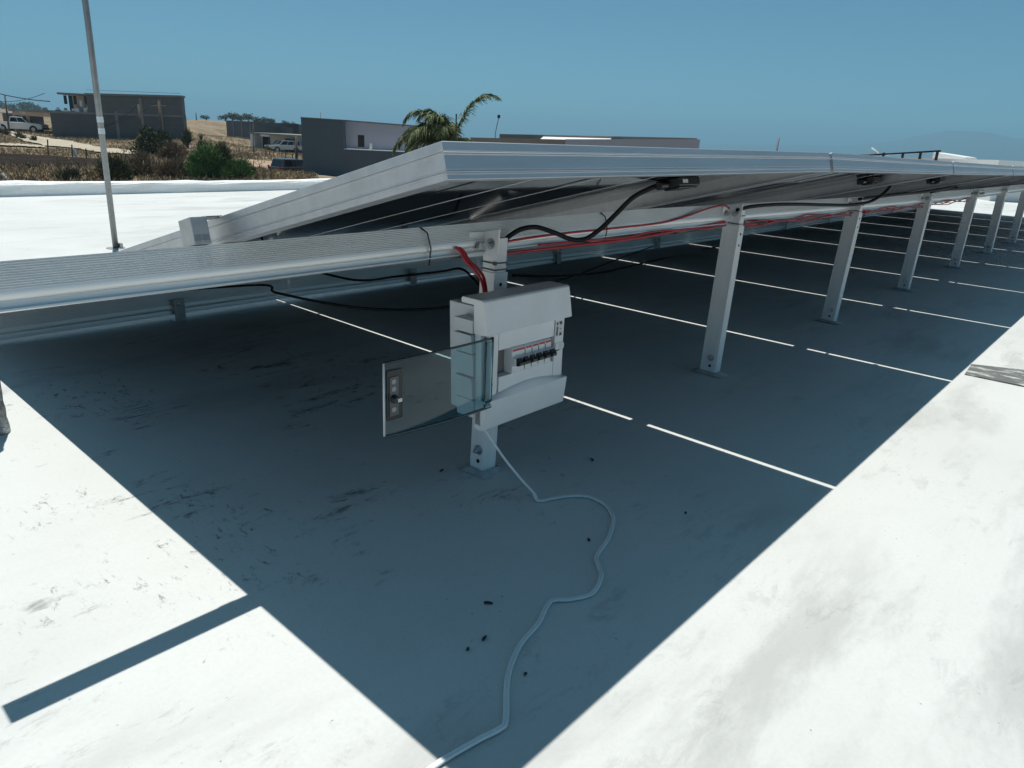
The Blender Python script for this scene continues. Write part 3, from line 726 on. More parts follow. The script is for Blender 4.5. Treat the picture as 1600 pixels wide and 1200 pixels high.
def mat_land():
    m, nt, b = newmat('dry field soil and stubble'); L = nt.links.new; N = nt.nodes.new
    tc = N('ShaderNodeTexCoord')
    def nz(scale, det=8, ro=.65):
        n = N('ShaderNodeTexNoise'); n.inputs['Scale'].default_value = scale; n.inputs['Detail'].default_value = det; n.inputs['Roughness'].default_value = ro; L(tc.outputs['Object'], n.inputs['Vector']); return n.outputs['Fac']
    r1 = N('ShaderNodeValToRGB'); e = r1.color_ramp.elements
    e[0].position = .33; e[0].color = (.125, .092, .062, 1); e[1].position = .68; e[1].color = (.34, .265, .18, 1)
    k = e.new(.5); k.color = (.215, .163, .108, 1)
    L(nz(.35), r1.inputs[0])
    mx = N('ShaderNodeMix'); mx.data_type = 'RGBA'; mr = N('ShaderNodeMapRange'); mr.inputs[1].default_value = .5; mr.inputs[2].default_value = .66
    L(nz(.07, 5), mr.inputs[0]); L(mr.outputs[0], mx.inputs[0]); L(r1.outputs[0], mx.inputs[6]); mx.inputs[7].default_value = (.28, .22, .15, 1)
    L(mx.outputs[2], b.inputs['Base Color']); b.inputs['Roughness'].default_value = .95; b.inputs['Specular IOR Level'].default_value = .1
    bp = N('ShaderNodeBump'); bp.inputs['Strength'].default_value = .9; bp.inputs['Distance'].default_value = .15; L(nz(2.5, 8, .7), bp.inputs['Height']); L(bp.outputs[0], b.inputs['Normal'])
    return m
LAND = mat_land()
# one sheet in rings round the house; fine where the photograph looks, coarse elsewhere
azs = np.unique(np.concatenate([np.linspace(-math.pi, math.pi, 121)[:-1], np.linspace(az(-60), az(520), 420)]))
ds = np.exp(np.concatenate([np.linspace(math.log(9), math.log(36), 10)[:-1], np.linspace(math.log(36), math.log(230), 150)[:-1], np.linspace(math.log(230), math.log(2600), 30)]))
A_, D_ = np.meshgrid(azs, ds); XX = CAM[0] + D_ * np.sin(A_); YY = CAM[1] + D_ * np.cos(A_)
ZZ = np.stack([gz(XX[i], YY[i]) for i in range(len(ds))]); ZZ[-1] = -80.0; ZZ[0] = ZZ[0].mean()
na = len(azs); vv = np.stack([XX, YY, ZZ], -1).reshape(-1, 3).tolist()
ff = [(i * na + j, i * na + (j + 1) % na, (i + 1) * na + (j + 1) % na, (i + 1) * na + j) for i in range(len(ds) - 1) for j in range(na)]
cidx = len(vv); vv.append((CAM[0], CAM[1], ZZ[0].mean())); ff += [(cidx, (j + 1) % na, j) for j in range(na)]
me = bpy.data.meshes.new('ground'); me.from_pydata(vv, [], ff); me.materials.append(LAND); me.polygons.foreach_set('use_smooth', [True] * len(ff))
land = bpy.data.objects.new('ground', me); COL.objects.link(land); tag(land, kind='structure')
# sea
SEA = mat('sea water', (.02, .045, .06), .22, spec=.4)
b = MB(); n = 64; R0, R1 = 1200, 45000
b.add([(R * math.sin(2 * math.pi * k / n), R * math.cos(2 * math.pi * k / n), -62) for R in (R0, R1) for k in range(n)], [(k, (k + 1) % n, n + (k + 1) % n, n + k) for k in range(n)])
tag(b.build('sea', SEA), kind='structure')
# far coast range beyond the bay
HILL = mat('far hill scrub', (.075, .075, .05), .95, var=.4, scale=.002)
def range_(name, us, vs_top, D, depth):
    m = MB(); rows = []
    prof = np.interp(np.linspace(us[0], us[-1], 70), us, vs_top); uu = np.linspace(us[0], us[-1], 70)
    for t, f in ((0, 0), (.3, .55), (.6, .9), (.8, 1.0), (1.0, .9), (1.6, .0)):
        row = []
        for u, v in zip(uu, prof):
            q = at(u, v, D); bz = -65.; zt = q[2] - bz; dd_ = D * (1 + depth * (t - .8)); a = az(u)
            wob = 1 + .06 * math.sin(u * .11 + t * 5) + .04 * math.sin(u * .27 + 2 * t)
            row.append((CAM[0] + dd_ * math.sin(a), CAM[1] + dd_ * math.cos(a), bz + zt * f * (wob if t != .8 else 1)))
        rows.append(row)
    k = len(uu); m.add([q for r in rows for q in r], [(i * k + j, i * k + j + 1, (i + 1) * k + j + 1, (i + 1) * k + j) for i in range(len(rows) - 1) for j in range(k - 1)])
    return tag(m.build(name, HILL, smooth=True), kind='structure')
range_('hills', [980, 1060, 1150, 1240, 1320, 1400, 1450, 1480, 1530, 1580, 1640, 1720, 1800], [226, 224, 226, 226, 228, 219, 207, 204, 206, 216, 221, 226, 250], 9000, .35)
range_('hills', [-400, -250, -120, -20, 60, 130, 220, 300, 340], [166, 160, 164, 170, 172, 174, 180, 186, 195], 2300, .3)

def drape(name, left, right, lift, mt, n=40, cols=6):
    """sheet laid on the land between two edge lines given as sight lines"""
    def interp(pts, t):
        k = t * (len(pts) - 1); i = min(int(k), len(pts) - 2); f = k - i; return (pts[i][0] * (1 - f) + pts[i + 1][0] * f, pts[i][1] * (1 - f) + pts[i + 1][1] * f)
    m = MB(); vs_ = []
    for k in range(n + 1):
        a = hit(*interp(left, k / n)); c = hit(*interp(right, k / n))
        for j in range(cols + 1):
            q = a + (c - a) * j / cols; jit = rng.normal(0, .12, 2) if j in (0, cols) else (0, 0); x, y = q[0] + jit[0], q[1] + jit[1]
            vs_.append((x, y, float(gz(x, y)) + lift))
    m.add(vs_, [(k * (cols + 1) + j, k * (cols + 1) + j + 1, (k + 1) * (cols + 1) + j + 1, (k + 1) * (cols + 1) + j) for k in range(n) for j in range(cols)])
    return tag(m.build(name, mt, smooth=True), kind='structure')
DIRT = mat('pale dirt track', (.48, .42, .33), .95, spec=.05, var=.25, scale=.6, bump=.4, bscale=3)
DIRT2 = mat('ochre dirt track', (.42, .31, .22), .95, spec=.05, var=.25, scale=.6, bump=.4, bscale=3)
BURNT = mat('scorched dark soil', (.045, .037, .032), 1.0, spec=.0, var=.5, scale=.5, bump=.8, bscale=3)
drape('dirt_track', [(-10, 205), (12, 205), (40, 211), (75, 217), (110, 222), (150, 231), (212, 237)], [(-10, 212), (10, 210), (40, 222), (70, 229), (110, 232), (150, 239), (212, 243)], .10, DIRT)
drape('dirt_track', [(-10, 226), (30, 227), (70, 230)], [(-10, 229), (30, 230), (72, 233)], .12, DIRT)
drape('dirt_track', [(368, 249), (400, 252), (440, 255), (475, 258)], [(360, 256), (395, 263), (430, 267), (470, 268)], .10, DIRT2)
drape('scorched_strip', [(-10, 241.5), (40, 243), (90, 246), (140, 249), (190, 252)], [(-10, 262), (40, 264), (80, 262), (130, 262), (185, 258)], .09, BURNT)

# ------------------------------------------------------------------ plants
def leafmat(name, c1, c2):
    m, nt, b = newmat(name); L = nt.links.new; N = nt.nodes.new
    oi = N('ShaderNodeNewGeometry'); rp = N('ShaderNodeValToRGB'); rp.color_ramp.elements[0].color = (*c1, 1); rp.color_ramp.elements[1].color = (*c2, 1)
    L(oi.outputs['Random Per Island'], rp.inputs[0]); L(rp.outputs[0], b.inputs['Base Color']); b.inputs['Roughness'].default_value = .7; b.inputs['Specular IOR Level'].default_value = .2
    return m
GREEN = leafmat('fresh green leaves', (.060, .120, .038), (.165, .260, .095))
DGREEN = leafmat('dusty dark leaves', (.040, .050, .025), (.130, .135, .070))
OLIVE = leafmat('olive weed leaves', (.040, .048, .022), (.120, .120, .060))
STRAW = leafmat('dry straw grass', (.17, .125, .075), (.46, .36, .22))
BROWN = leafmat('dead brown brush', (.08, .06, .042), (.30, .23, .15))
WOOD = mat('bark', (.09, .07, .055), .9, var=.3, scale=5)
PALMG = leafmat('palm leaflets', (.060, .090, .034), (.22, .24, .11))
def quads(cent, dirs, sides, ln, wd):
    """numpy leaf blades: one quad each"""
    a = cent - sides * wd[:, None] / 2; b_ = cent + sides * wd[:, None] / 2; tip = cent + dirs * ln[:, None]
    c = tip + sides * wd[:, None] * .18; d_ = tip - sides * wd[:, None] * .18
    v = np.stack([a, b_, c, d_], 1).reshape(-1, 3); n = len(cent); f = np.arange(4 * n).reshape(n, 4); return v, f
def rawmesh(name, v, f, mt, parent=None):
    me = bpy.data.meshes.new(name); me.from_pydata(np.asarray(v).tolist(), [], f if isinstance(f, list) else f.tolist()); me.materials.append(mt)
    o = bpy.data.objects.new(name, me); COL.objects.link(o)
    if parent is not None: o.parent = parent
    return o
def unit(a): return a / np.linalg.norm(a, axis=-1, keepdims=True)
def bush(base, w, h, mt, label, n=2600, leaf=.14, upright=.3, lumps=9, spiky=False, cat='bush', group=None, name='shrub'):
    root = empty(name, tuple(base), label=label, cat=cat, group=group)
    L_ = rng.normal(0, 1, (lumps, 3)); L_ = L_ / np.linalg.norm(L_, axis=1, keepdims=True) * rng.uniform(.2, .75, (lumps, 1)); L_[:, 2] = np.abs(L_[:, 2]) * 1.1
    L_ *= np.array([w / 2, w / 2, h * .75]); L_[:, 2] += h * .12
    rad = rng.uniform(.22, .45, lumps) * min(w, h * 1.4) * .6
    k = rng.integers(0, lumps, n); d_ = unit(rng.normal(0, 1, (n, 3))); c = L_[k] + d_ * (rad[k] * rng.uniform(.35, 1.05, n) ** .6)[:, None]; c[:, 2] = np.abs(c[:, 2])
    dirs = unit(d_ * (1 - upright) + np.array([0, 0, 1.]) * upright * 1.6 + rng.normal(0, .45, (n, 3))); sides = unit(np.cross(dirs, rng.normal(0, 1, (n, 3))))
    v, f = quads(c, dirs, sides, rng.uniform(.6, 1.4, n) * leaf * (2.4 if spiky else 1), rng.uniform(.6, 1.2, n) * leaf * (.28 if spiky else .62))
    rawmesh('foliage', v, f, mt, root)
    m = MB()
    for q in range(min(lumps, 8)): m.tube([(0, 0, -.15), tuple(L_[q] * .5 + rng.normal(0, .03, 3)), tuple(L_[q])], [.045 * h / 1.6, .028 * h / 1.6, .010], 5)
    m.build('stem', WOOD, root); return root
def px2m(D, px): return px * D / FPX * 1.12
def plant(u, v, wpx, hpx, mt, label, **kw):
    q = hit(u, v); D = math.hypot(q[0] - CAM[0], q[1] - CAM[1]); return bush(q - np.array([0, 0, .05]), px2m(D, wpx), px2m(D, hpx), mt, label, **kw)
plant(236, 243, 66, 40, DGREEN, 'wide dark dusty shrub in front of the grey block building', n=4200, leaf=.20, lumps=14, upright=.25)
plant(322, 279, 46, 46, GREEN, 'round bright green bush just behind the parapet', n=6500, leaf=.16, lumps=14, upright=.5, spiky=True)
plant(352, 279, 26, 52, DGREEN, 'tall dark green weedy bush right of the round green bush', n=3000, leaf=.16, lumps=12, upright=.7, spiky=True)
plant(372, 283, 44, 28, GREEN, 'low bright green bush in front of the weedy bush', n=4500, leaf=.14, lumps=12, upright=.5, spiky=True)
plant(390, 280, 18, 20, OLIVE, 'thin olive weed at the right end of the green bushes', n=700, leaf=.16, lumps=7, upright=.7, spiky=True)
plant(176, 282, 34, 26, OLIVE, 'dull green low bush behind the parapet beside the mast', n=2600, leaf=.16, lumps=10, upright=.4, spiky=True)
plant(294, 232, 16, 30, DGREEN, 'upright dark weed against the corner of the grey building', n=700, leaf=.2, lumps=7, upright=.8, spiky=True)
plant(316, 238, 10, 26, DGREEN, 'thin dark weed stalk right of the grey building corner', n=400, leaf=.2, lumps=6, upright=.9, spiky=True)
plant(275, 250, 40, 22, BROWN, 'dead brown brush left of the round green bush', n=2200, leaf=.17, lumps=10, upright=.5, spiky=True)
plant(225, 275, 60, 26, BROWN, 'dead brown brush behind the parapet in the middle of the field', n=3400, leaf=.16, lumps=14, upright=.5, spiky=True)
plant(270, 279, 44, 24, BROWN, 'dead brown brush beside the round green bush\'s left side', n=2600, leaf=.16, lumps=12, upright=.5, spiky=True)
plant(338, 252, 30, 14, OLIVE, 'olive weeds behind the round green bush', n=900, leaf=.17, lumps=8, upright=.6, spiky=True)
plant(105, 282, 26, 14, DGREEN, 'small dark clump behind the parapet left of the mast', n=800, leaf=.15, lumps=7, upright=.4, spiky=True)
for u, v, w in ((12, 211, 8), (28, 216, 7), (36, 218, 7), (54, 221, 6), (3, 210, 6)):
    plant(u, v, w, 4, OLIVE, 'small weed tuft on the verge of the pale dirt track, %s' % {12: 'second from left', 28: 'third from left', 36: 'fourth from left', 54: 'rightmost', 3: 'leftmost'}[u], n=160, leaf=.2, lumps=4, upright=.5, spiky=True, cat='weed', name='weed_tuft', group='weed tufts by the dirt track')
# dry grass over the field: uncountable
def scatter(name, n, urange, vrange, mt, hmin, hmax, label, blades=4, keep=None, wid=.05, splay=.6):
    C_, Dd, S_, Ln, Wd = [], [], [], [], []
    uu = rng.uniform(*urange, n * 2); vv_ = rng.uniform(*vrange, n * 2); cnt = 0
    # sample on the land directly by azimuth and distance
    a = az(urange[0]) + (az(urange[1]) - az(urange[0])) * rng.random(n); D = 42 + (150 - 42) * rng.random(n) ** 1.5
    x = CAM[0] + D * np.sin(a); y = CAM[1] + D * np.cos(a); z = gz(x, y)
    dens = .5 + .5 * np.sin(x * .23 + 2 * np.sin(y * .17)) * np.sin(y * .31 + np.sin(x * .11) * 2)
    ok = rng.random(n) < .25 + .75 * dens
    if keep is not None: ok &= keep(x, y, z)
    x, y, z = x[ok], y[ok], z[ok]
    P_ = np.repeat(np.stack([x, y, z], 1), blades, 0); k = len(P_)
    P_ = P_ + rng.normal(0, .12, (k, 3)) * np.array([1, 1, 0]); dirs = unit(np.array([0, 0, .8]) + rng.normal(0, splay, (k, 3))); sides = unit(np.cross(dirs, rng.normal(0, 1, (k, 3))))
    v, f = quads(P_, dirs, sides, rng.uniform(hmin, hmax, k), np.full(k, wid) * rng.uniform(.6, 1.4, k))
    o = rawmesh(name, v, f, mt); tag(o, label, 'grass', kind='stuff')
def project(x, y, z):
    q = np.stack([x, y, z], -1) - CAM; d_ = q @ FW; return 800 + FPX * (q @ RT) / d_, 600 - FPX * (q @ UP) / d_
def inpoly(u, v, poly):
    r = np.zeros(u.shape, bool); n = len(poly)
    for i in range(n):
        (x1, y1), (x2, y2) = poly[i], poly[(i + 1) % n]
        c = ((y1 > v) != (y2 > v)) & (u < (x2 - x1) * (v - y1) / (y2 - y1 + 1e-9) + x1); r ^= c
    return r
BARE = [[(-20, 204), (12, 203), (40, 210), (75, 216), (110, 221), (150, 230), (214, 236), (214, 245), (150, 241), (110, 234), (70, 231), (40, 224), (10, 212), (-20, 214)], [(-20, 225), (74, 229), (76, 235), (-20, 231)], [(355, 247), (480, 256), (480, 270), (355, 262)]]
BUR = [(-20, 240), (90, 244), (192, 250), (188, 261), (80, 265), (-20, 264)]
def keep_straw(x, y, z):
    u, v = project(x, y, z); k = np.ones(u.shape, bool)
    for p_ in BARE: k &= ~inpoly(u, v, p_)
    k &= ~(inpoly(u, v, BUR) & (rng.random(u.shape) < .93)); return k
scatter('dry_grass', 30000, (-40, 490), None or (200, 290), STRAW, .10, .34, 'dry straw-coloured grass covering the field beyond the parapet', 3, keep_straw, .06)
def keep_brush(x, y, z):
    u, v = project(x, y, z); k = inpoly(u, v, [(190, 232), (400, 236), (420, 290), (190, 290)]) | inpoly(u, v, [(-20, 262), (190, 258), (200, 292), (-20, 292)]); return k
scatter('dead_brush', 6500, (-40, 430), (200, 290), BROWN, .15, .55, 'tangled dead brown brush on the rough ground behind the parapet', 4, keep_brush, .06, .9)

# ------------------------------------------------------------------ buildings
def wallmat(name, c, var=.18, scale=.9): return mat(name, c, .9, var=var, scale=scale, bump=.35, bscale=8)
BLOCK = wallmat('grey cement block', (.115, .120, .125)); BLOCK_L = wallmat('lighter grey render', (.15, .155, .16)); CONC = wallmat('bare concrete', (.24, .235, .225))
TAN = wallmat('tan stucco', (.62, .48, .38)); WHITEW = wallmat('white stucco', (.72, .72, .70), .08); SLATE = wallmat('slate grey stucco', (.125, .145, .165), .06); LAV = wallmat('pale lavender stucco', (.48, .47, .53), .05)
DARKGLASS = mat('dark window glass', (.012, .014, .018), .12); ROOFT = wallmat('dusty tan roof', (.34, .28, .24)); RUSTW = mat('weathered timber', (.12, .09, .07), .9, var=.3, scale=4)  # window glass is near black all over
def vframe(A, B):
    """frame with x from A to B along the ground, y away from the camera, origin A"""
    d_ = np.array([B[0] - A[0], B[1] - A[1]]); L_ = np.linalg.norm(d_); ex = d_ / L_; ey = np.array([-ex[1], ex[0]])
    mid = (np.array(A[:2]) + np.array(B[:2])) / 2 - CAM[:2]
    if ey @ mid < 0: ey = -ey
    M_ = Matrix.Identity(4); M_[0][0], M_[1][0] = ex; M_[0][1], M_[1][1] = ey; M_.translation = (A[0], A[1], 0); return M_, L_
def part(parent, name, mt, *boxes, bevel=0):
    m = MB()
    for a, c in boxes: m.box(a, c)
    return m.build(name, mt, parent, bevel=bevel)
def window(parent, x0, x1, z0, z1, y=0.0, frame=None, rec=.12):
    w = part(parent, 'window', DARKGLASS, ((x0, y - .004, z0), (x1, y + .02, z1)))
    if frame is not None:
        for a, c in (((x0 - .07, y - .05, z0 - .07), (x0, y + .01, z1 + .07)), ((x1, y - .05, z0 - .07), (x1 + .07, y + .01, z1 + .07)), ((x0, y - .05, z1), (x1, y + .01, z1 + .07)), ((x0, y - .05, z0 - .07), (x1, y + .01, z0))):
            part(w, 'frame', frame, (a, c))
    return w
# A: big grey block building with tan upper storey set back
pr_ = at(283, 152, 98); pl_ = at(78, 147, 101)
dirv = (pl_ - pr_)[:2] / np.linalg.norm((pl_ - pr_)[:2])
def along_line(u):   # point on the facade line below sight column u
    r = ray(u, HORV(u))[:2]; M2 = np.array([[r[0], -dirv[0]], [r[1], -dirv[1]]]); t, s = np.linalg.solve(M2, pr_[:2] - CAM[:2]); return CAM[:2] + r * t
LA = along_line(78); MA, LenA = vframe((*LA, 0), pr_)
bA = empty('block_building', mat=MA, label='big grey block building with tan upper storey and flat roof', cat='building')
iMA = MA.inverted()
def lx(u): q = along_line(u); return (iMA @ Vector((q[0], q[1], 0))).x
def lz(u, v):
    q = along_line(u); D = math.hypot(*(q - CAM[:2])); return float(at(u, v, D)[2])
x138 = lx(138); ztL, ztR = lz(138, 148.6), lz(283, 152); zmL, zmR = lz(80, 174.5), lz(283, 181); zm = lz(110, 175.5); zt = lz(110, 148.4) + .1
def sloped(parent, name, mt, x0, x1, y0, y1, zlo, z0, z1, zl1=None):
    zl1 = zlo if zl1 is None else zl1
    m = MB(); m.add([(x0, y0, zlo), (x1, y0, zl1), (x1, y1, zl1), (x0, y1, zlo), (x0, y0, z0), (x1, y0, z1), (x1, y1, z1), (x0, y1, z0)], [(0, 3, 2, 1), (4, 5, 6, 7), (0, 1, 5, 4), (1, 2, 6, 5), (2, 3, 7, 6), (3, 0, 4, 7)]); return m.build(name, mt, parent)
zmx = lambda x: zmL + (zmR - zmL) * x / LenA
sloped(bA, 'lower_wall', BLOCK, 0, LenA, 0, 2.2, -6, zmL, zmR)
sloped(bA, 'upper_wall', BLOCK_L, x138, LenA - .02, .05, 2.15, zmx(x138) - .3, ztL, ztR, zmR - .3)
sloped(bA, 'roof_slab', CONC, x138 - .1, LenA + .1, -.15, 2.3, ztL, ztL + .2, ztR + .2, ztR)
part(bA, 'tan_facade', TAN, ((.9, 5.0, zm - .4), (x138 + 3, 9.8, zt)))
part(bA, 'tan_roof', CONC, ((-.3, 4.3, zt), (x138 + 3, 9.9, zt + .2)))
for k, u in enumerate((82.5, 90.5, 98.5, 117, 126, 133)):
    xx = lx(u); window(bA, xx - .14, xx + (.28 if k in (1, 4) else .20), zm + (.15 if k in (1, 4) else .9), zm + 1.85, 5.0, CONC if k > 2 else None)
for k, u in enumerate((182, 222, 252)):
    xx = lx(u); part(bA, 'column', CONC, ((xx - .16, -.06, -6), (xx + .16, 0, zmx(xx) + (1.8 if k else .3))))
sloped(bA, 'beam', CONC, 0, LenA, -.05, -.002, zmL - .14, zmL + .06, zmR + .06, zmR - .14)
for k in range(6):
    dz_ = -.75 - .6 * k; sloped(bA, 'course_joint', BLOCK_L, .05, LenA - .05, -.010, -.001, zmL + dz_, zmL + dz_ + .03, zmR + dz_ + .03, zmR + dz_)
for k in range(4):
    dz_ = .6 + .6 * k; z0_, z1_ = zmx(x138) + dz_, zmR + dz_; sloped(bA, 'course_joint', BLOCK, x138 + .05, LenA - .06, .040, .049, z0_, z0_ + .03, z1_ + .03, z1_)
for k, (u, hh) in enumerate(((84, .5), (96, .45), (108, .4), (116, .9), (122, 1.3), (128, 1.0), (133, .6))):
    xx = lx(u); part(bA, 'rubble', WHITEW if k % 2 else CONC, ((xx, .6, zmx(xx) - .1), (xx + .45, 1.2, zmx(xx) + hh * .5))); part(bA, 'rubble', CONC if k % 2 else WHITEW, ((xx + .12, .7, zmx(xx) + hh * .5), (xx + .34, 1.1, zmx(xx) + hh)))
# rebar on the roof edge right
for k, u in enumerate((283.5, 285, 287)):
    q = at(u + 1.5, 178, 101); m = MB(); m.tube([(q[0], q[1], -4), (q[0], q[1], at(u, 170 + 2 * k, 101)[2])], .05, 5); tag(m.build('rebar_post', RUSTW), 'thin rusty bar standing at the right corner of the grey building, %s of three' % ('left', 'middle', 'right')[k], 'post', 'bars beside the grey building')

# B: low tan open garage left of it
g0 = hit(18, 207, dmax=135); g1 = hit(78, 203, dmax=135)
q0 = at(18, 172, 122); q1 = at(79, 173, 112); MB_, LenB = vframe(q0, q1)
bB = empty('carport_building', mat=MB_, label='low tan open-fronted garage behind the white pickup', cat='building')
zb0 = float(gz(q0[0], q0[1])) - .5; zb1 = q1[2]
part(bB, 'roof', CONC, ((0, -.4, zb1 - .25), (LenB, 6, zb1 + .05)))
part(bB, 'back_wall', TAN, ((.2, 5.6, zb0 - 1), (LenB, 5.9, zb1 - .25)))
for xx in (.1, 2.4, 3.9, LenB - .3): part(bB, 'pillar', TAN, ((xx, 0, zb0 - 1), (xx + .28, .3, zb1 - .25)))
part(bB, 'lintel', TAN, ((0, .02, zb1 - .75), (LenB, .28, zb1 - .25)))
q0 = at(2, 170, 125); q1 = at(22, 172, 123); Mx, Lx = vframe(q0, q1)
bC = empty('shed', mat=Mx, label='small grey shed behind the utility pole at the far left', cat='building')
part(bC, 'wall', BLOCK_L, ((0, 0, -5), (Lx, 4, at(10, 177, 124)[2]))); part(bC, 'roof', WHITEW, ((-.2, -.3, at(10, 177, 124)[2]), (Lx + .2, 4.2, at(10, 175.5, 124)[2])))

# E: unfinished grey block house and small white house
zE = at(353, 188, 150)[2]
q0 = at(353, 188, 150); q1 = at(397, 190.5, 142); Mx, Lx = vframe(q0, q1)
bE = empty('unfinished_house', mat=Mx, label='unfinished grey block house on the slope with open roofline', cat='building')
part(bE, 'wall', BLOCK, ((0, 0, -10), (Lx, 9, q0[2]))); q2 = at(450, 198, 150); Lr = (Mx.inverted() @ Vector((q2[0], q2[1], 0))).x
part(bE, 'rear_wall', BLOCK_L, ((Lx, 5, -10), (Lr, 10, at(420, 192, 150)[2]))); part(bE, 'step_wall', BLOCK, ((Lx + 4, 4.6, -10), (Lr + 1, 4.95, at(440, 199, 150)[2])))
for xx in (Lx * .25, Lx * .55, Lx * .85): part(bE, 'column', CONC, ((xx, -.08, -10), (xx + .3, -.002, q0[2] + .1)))
part(bE, 'bond_beam', CONC, ((0, -.1, q0[2] - 2.9), (Lx, -.003, q0[2] - 2.6)))
part(bE, 'garden_wall', BLOCK, ((-3.2, -.6, -10), (Lx - .1, -.3, q0[2] - 3.9)))
q0 = at(397, 209, 128); q1 = at(474, 214, 120); Mx, Lx = vframe(q0, q1)
bW = empty('white_house', mat=Mx, label='small white flat-roofed house behind the two parked cars', cat='building')
zq = q0[2]
part(bW, 'wall', WHITEW, ((0, .6, -9), (Lx, 7, zq))); part(bW, 'roof', CONC, ((-.2, -.9, zq), (Lx, 7.2, zq + .2)))
part(bW, 'side_wall', WHITEW, ((0, -.8, -9), (.9, .59, zq - .02)))
window(bW, 1.2, 2.9, zq - 2.9, zq - .35, .58); window(bW, 4.3, 5.0, zq - 1.6, zq - .7, .58, WHITEW); window(bW, 6.2, 8.4, zq - 2.2, zq - .4, .58)
part(bW, 'porch_gable', WHITEW, ((2.5, -.95, zq - .28), (4.4, -.90, zq - .02)))

# M: modern slate and white house next door
DM = 54.; zT = at(470, 184, DM)[2]
q0 = at(470, 184, DM); 
qr = onZ(640, 196.5, zT) if ray(640, 196.5)[2] > 0 else at(640, 196.5, 44)
q1 = at(668, 198.5, 53.)
Mx, Lx = vframe(q0, q1); iM = Mx.inverted()
def mx(u):
    d2 = (q1 - q0)[:2]; r = ray(u, HORV(u))[:2]; t, s = np.linalg.solve(np.array([[r[0], -d2[0]], [r[1], -d2[1]]]), q0[:2] - CAM[:2]); p_ = CAM[:2] + r * t; return (iM @ Vector((p_[0], p_[1], 0))).x
def mz(u, v):
    d2 = (q1 - q0)[:2]; r = ray(u, HORV(u))[:2]; t, s = np.linalg.solve(np.array([[r[0], -d2[0]], [r[1], -d2[1]]]), q0[:2] - CAM[:2]); p_ = CAM[:2] + r * t; return float(at(u, v, math.hypot(*(p_ - CAM[:2])))[2])
bM = empty('modern_house', mat=Mx, label='modern flat house with slate grey end wall and pale upper wall with one window', cat='house')
xa = mx(536.5); zl = mz(540, 233.5)
zE_ = mz(668, 198.5); zA_ = mz(536.5, 188.2)
sloped(bM, 'slate_wall', SLATE, 0, xa, 0, 5, -6, zT, zA_)
part(bM, 'slate_base', SLATE, ((xa, .02, -6), (mx(668), 5, zl)))
part(bM, 'ledge', WHITEW, ((xa + .002, .0, zl), (mx(668), 1.2, zl + .05)))
zT2 = mz(600, 193)
sloped(bM, 'pale_wall', LAV, xa + .01, mx(668), .9, 5, zl + .05, zA_ - .03, zE_ - .03)
sloped(bM, 'roof_coping', CONC, -.03, xa, -.04, 5.05, zT, zT + .05, zA_ + .05, zA_)
sloped(bM, 'roof_coping', CONC, xa + .001, mx(668), .86, 5.05, zA_ - .03, zA_ + .05, zE_ + .05, zE_ - .03)
window(bM, mx(556), mx(566.5), mz(560, 230), mz(560, 211), .9, None)
part(bM, 'window_sill', LAV, ((mx(555), .82, mz(560, 231.2)), (mx(567.5), .899, mz(560, 230.2))))
m = MB(); xx = mx(578); m.tube([(xx, .4, zl + .05), (xx, .4, zl + .45)], .09, 8); m.build('vent', WHITEW, bM)
m = MB(); m.tube([(mx(489), 3, zT), (mx(489), 3, zT + .45)], .02, 5); m.tube([(mx(487.5), 3, zT + .40), (mx(490.5), 3, zT + .40)], .015, 5); m.build('antenna', GALV, bM)

# R: tan and lavender house right of the palm
q0 = at(735, 211, 47); q1 = at(1091, 216.5, 44); Mx, Lx = vframe(q0, q1); iM = Mx.inverted()
bR = empty('flat_roof_house', mat=Mx, label='low flat-roofed house with tan coping and lavender wall beyond the panels', cat='house')
za, zb_ = at(735, 212, 47)[2], at(1091, 217, 44)[2]
zc_ = lambda t: za + (zb_ - za) * t
sloped(bR, 'lavender_wall', LAV, Lx * .44, Lx, 0, .25, -7, zc_(.44) - .12, zb_ - .02)
sloped(bR, 'tan_wall', ROOFT, 0, Lx * .439, 0, .25, -7, za - .10, zc_(.44) - .14)
m = MB(); xa_, xb_ = Lx * .31, Lx * .62; za_, zb2 = zc_(.31) - .03, zc_(.62) - .05
m.add([(xa_, .3, -7), (xb_, .3, -7), (xb_, 1.45, -7), (xa_, 1.45, -7), (xa_, .3, za_ - .22), (xb_, .3, zb2 - .22), (xb_, 1.45, zb2 + .02), (xa_, 1.45, za_ + .05)], [(0, 3, 2, 1), (4, 5, 6, 7), (0, 1, 5, 4), (1, 2, 6, 5), (2, 3, 7, 6), (3, 0, 4, 7)]); m.build('sun_tilted_inner_wall', WHITEW, bR)  # white inner parapet shaped as a ramp so its top catches sun
sloped(bR, 'tan_rear_wall', ROOFT, Lx * .10, Lx * .985, 1.5, 1.75, -7, zc_(.1) + .14, zb_ + .05)
sloped(bR, 'side_wall', LAV, Lx - .26, Lx - .001, .26, 1.49, -7, zb_ - .02, zb_ - .02)
sloped(bR, 'roof', CONC, Lx * .661, Lx - .27, .26, 1.4, -7, zc_(.66) - .4, zb_ - .4)
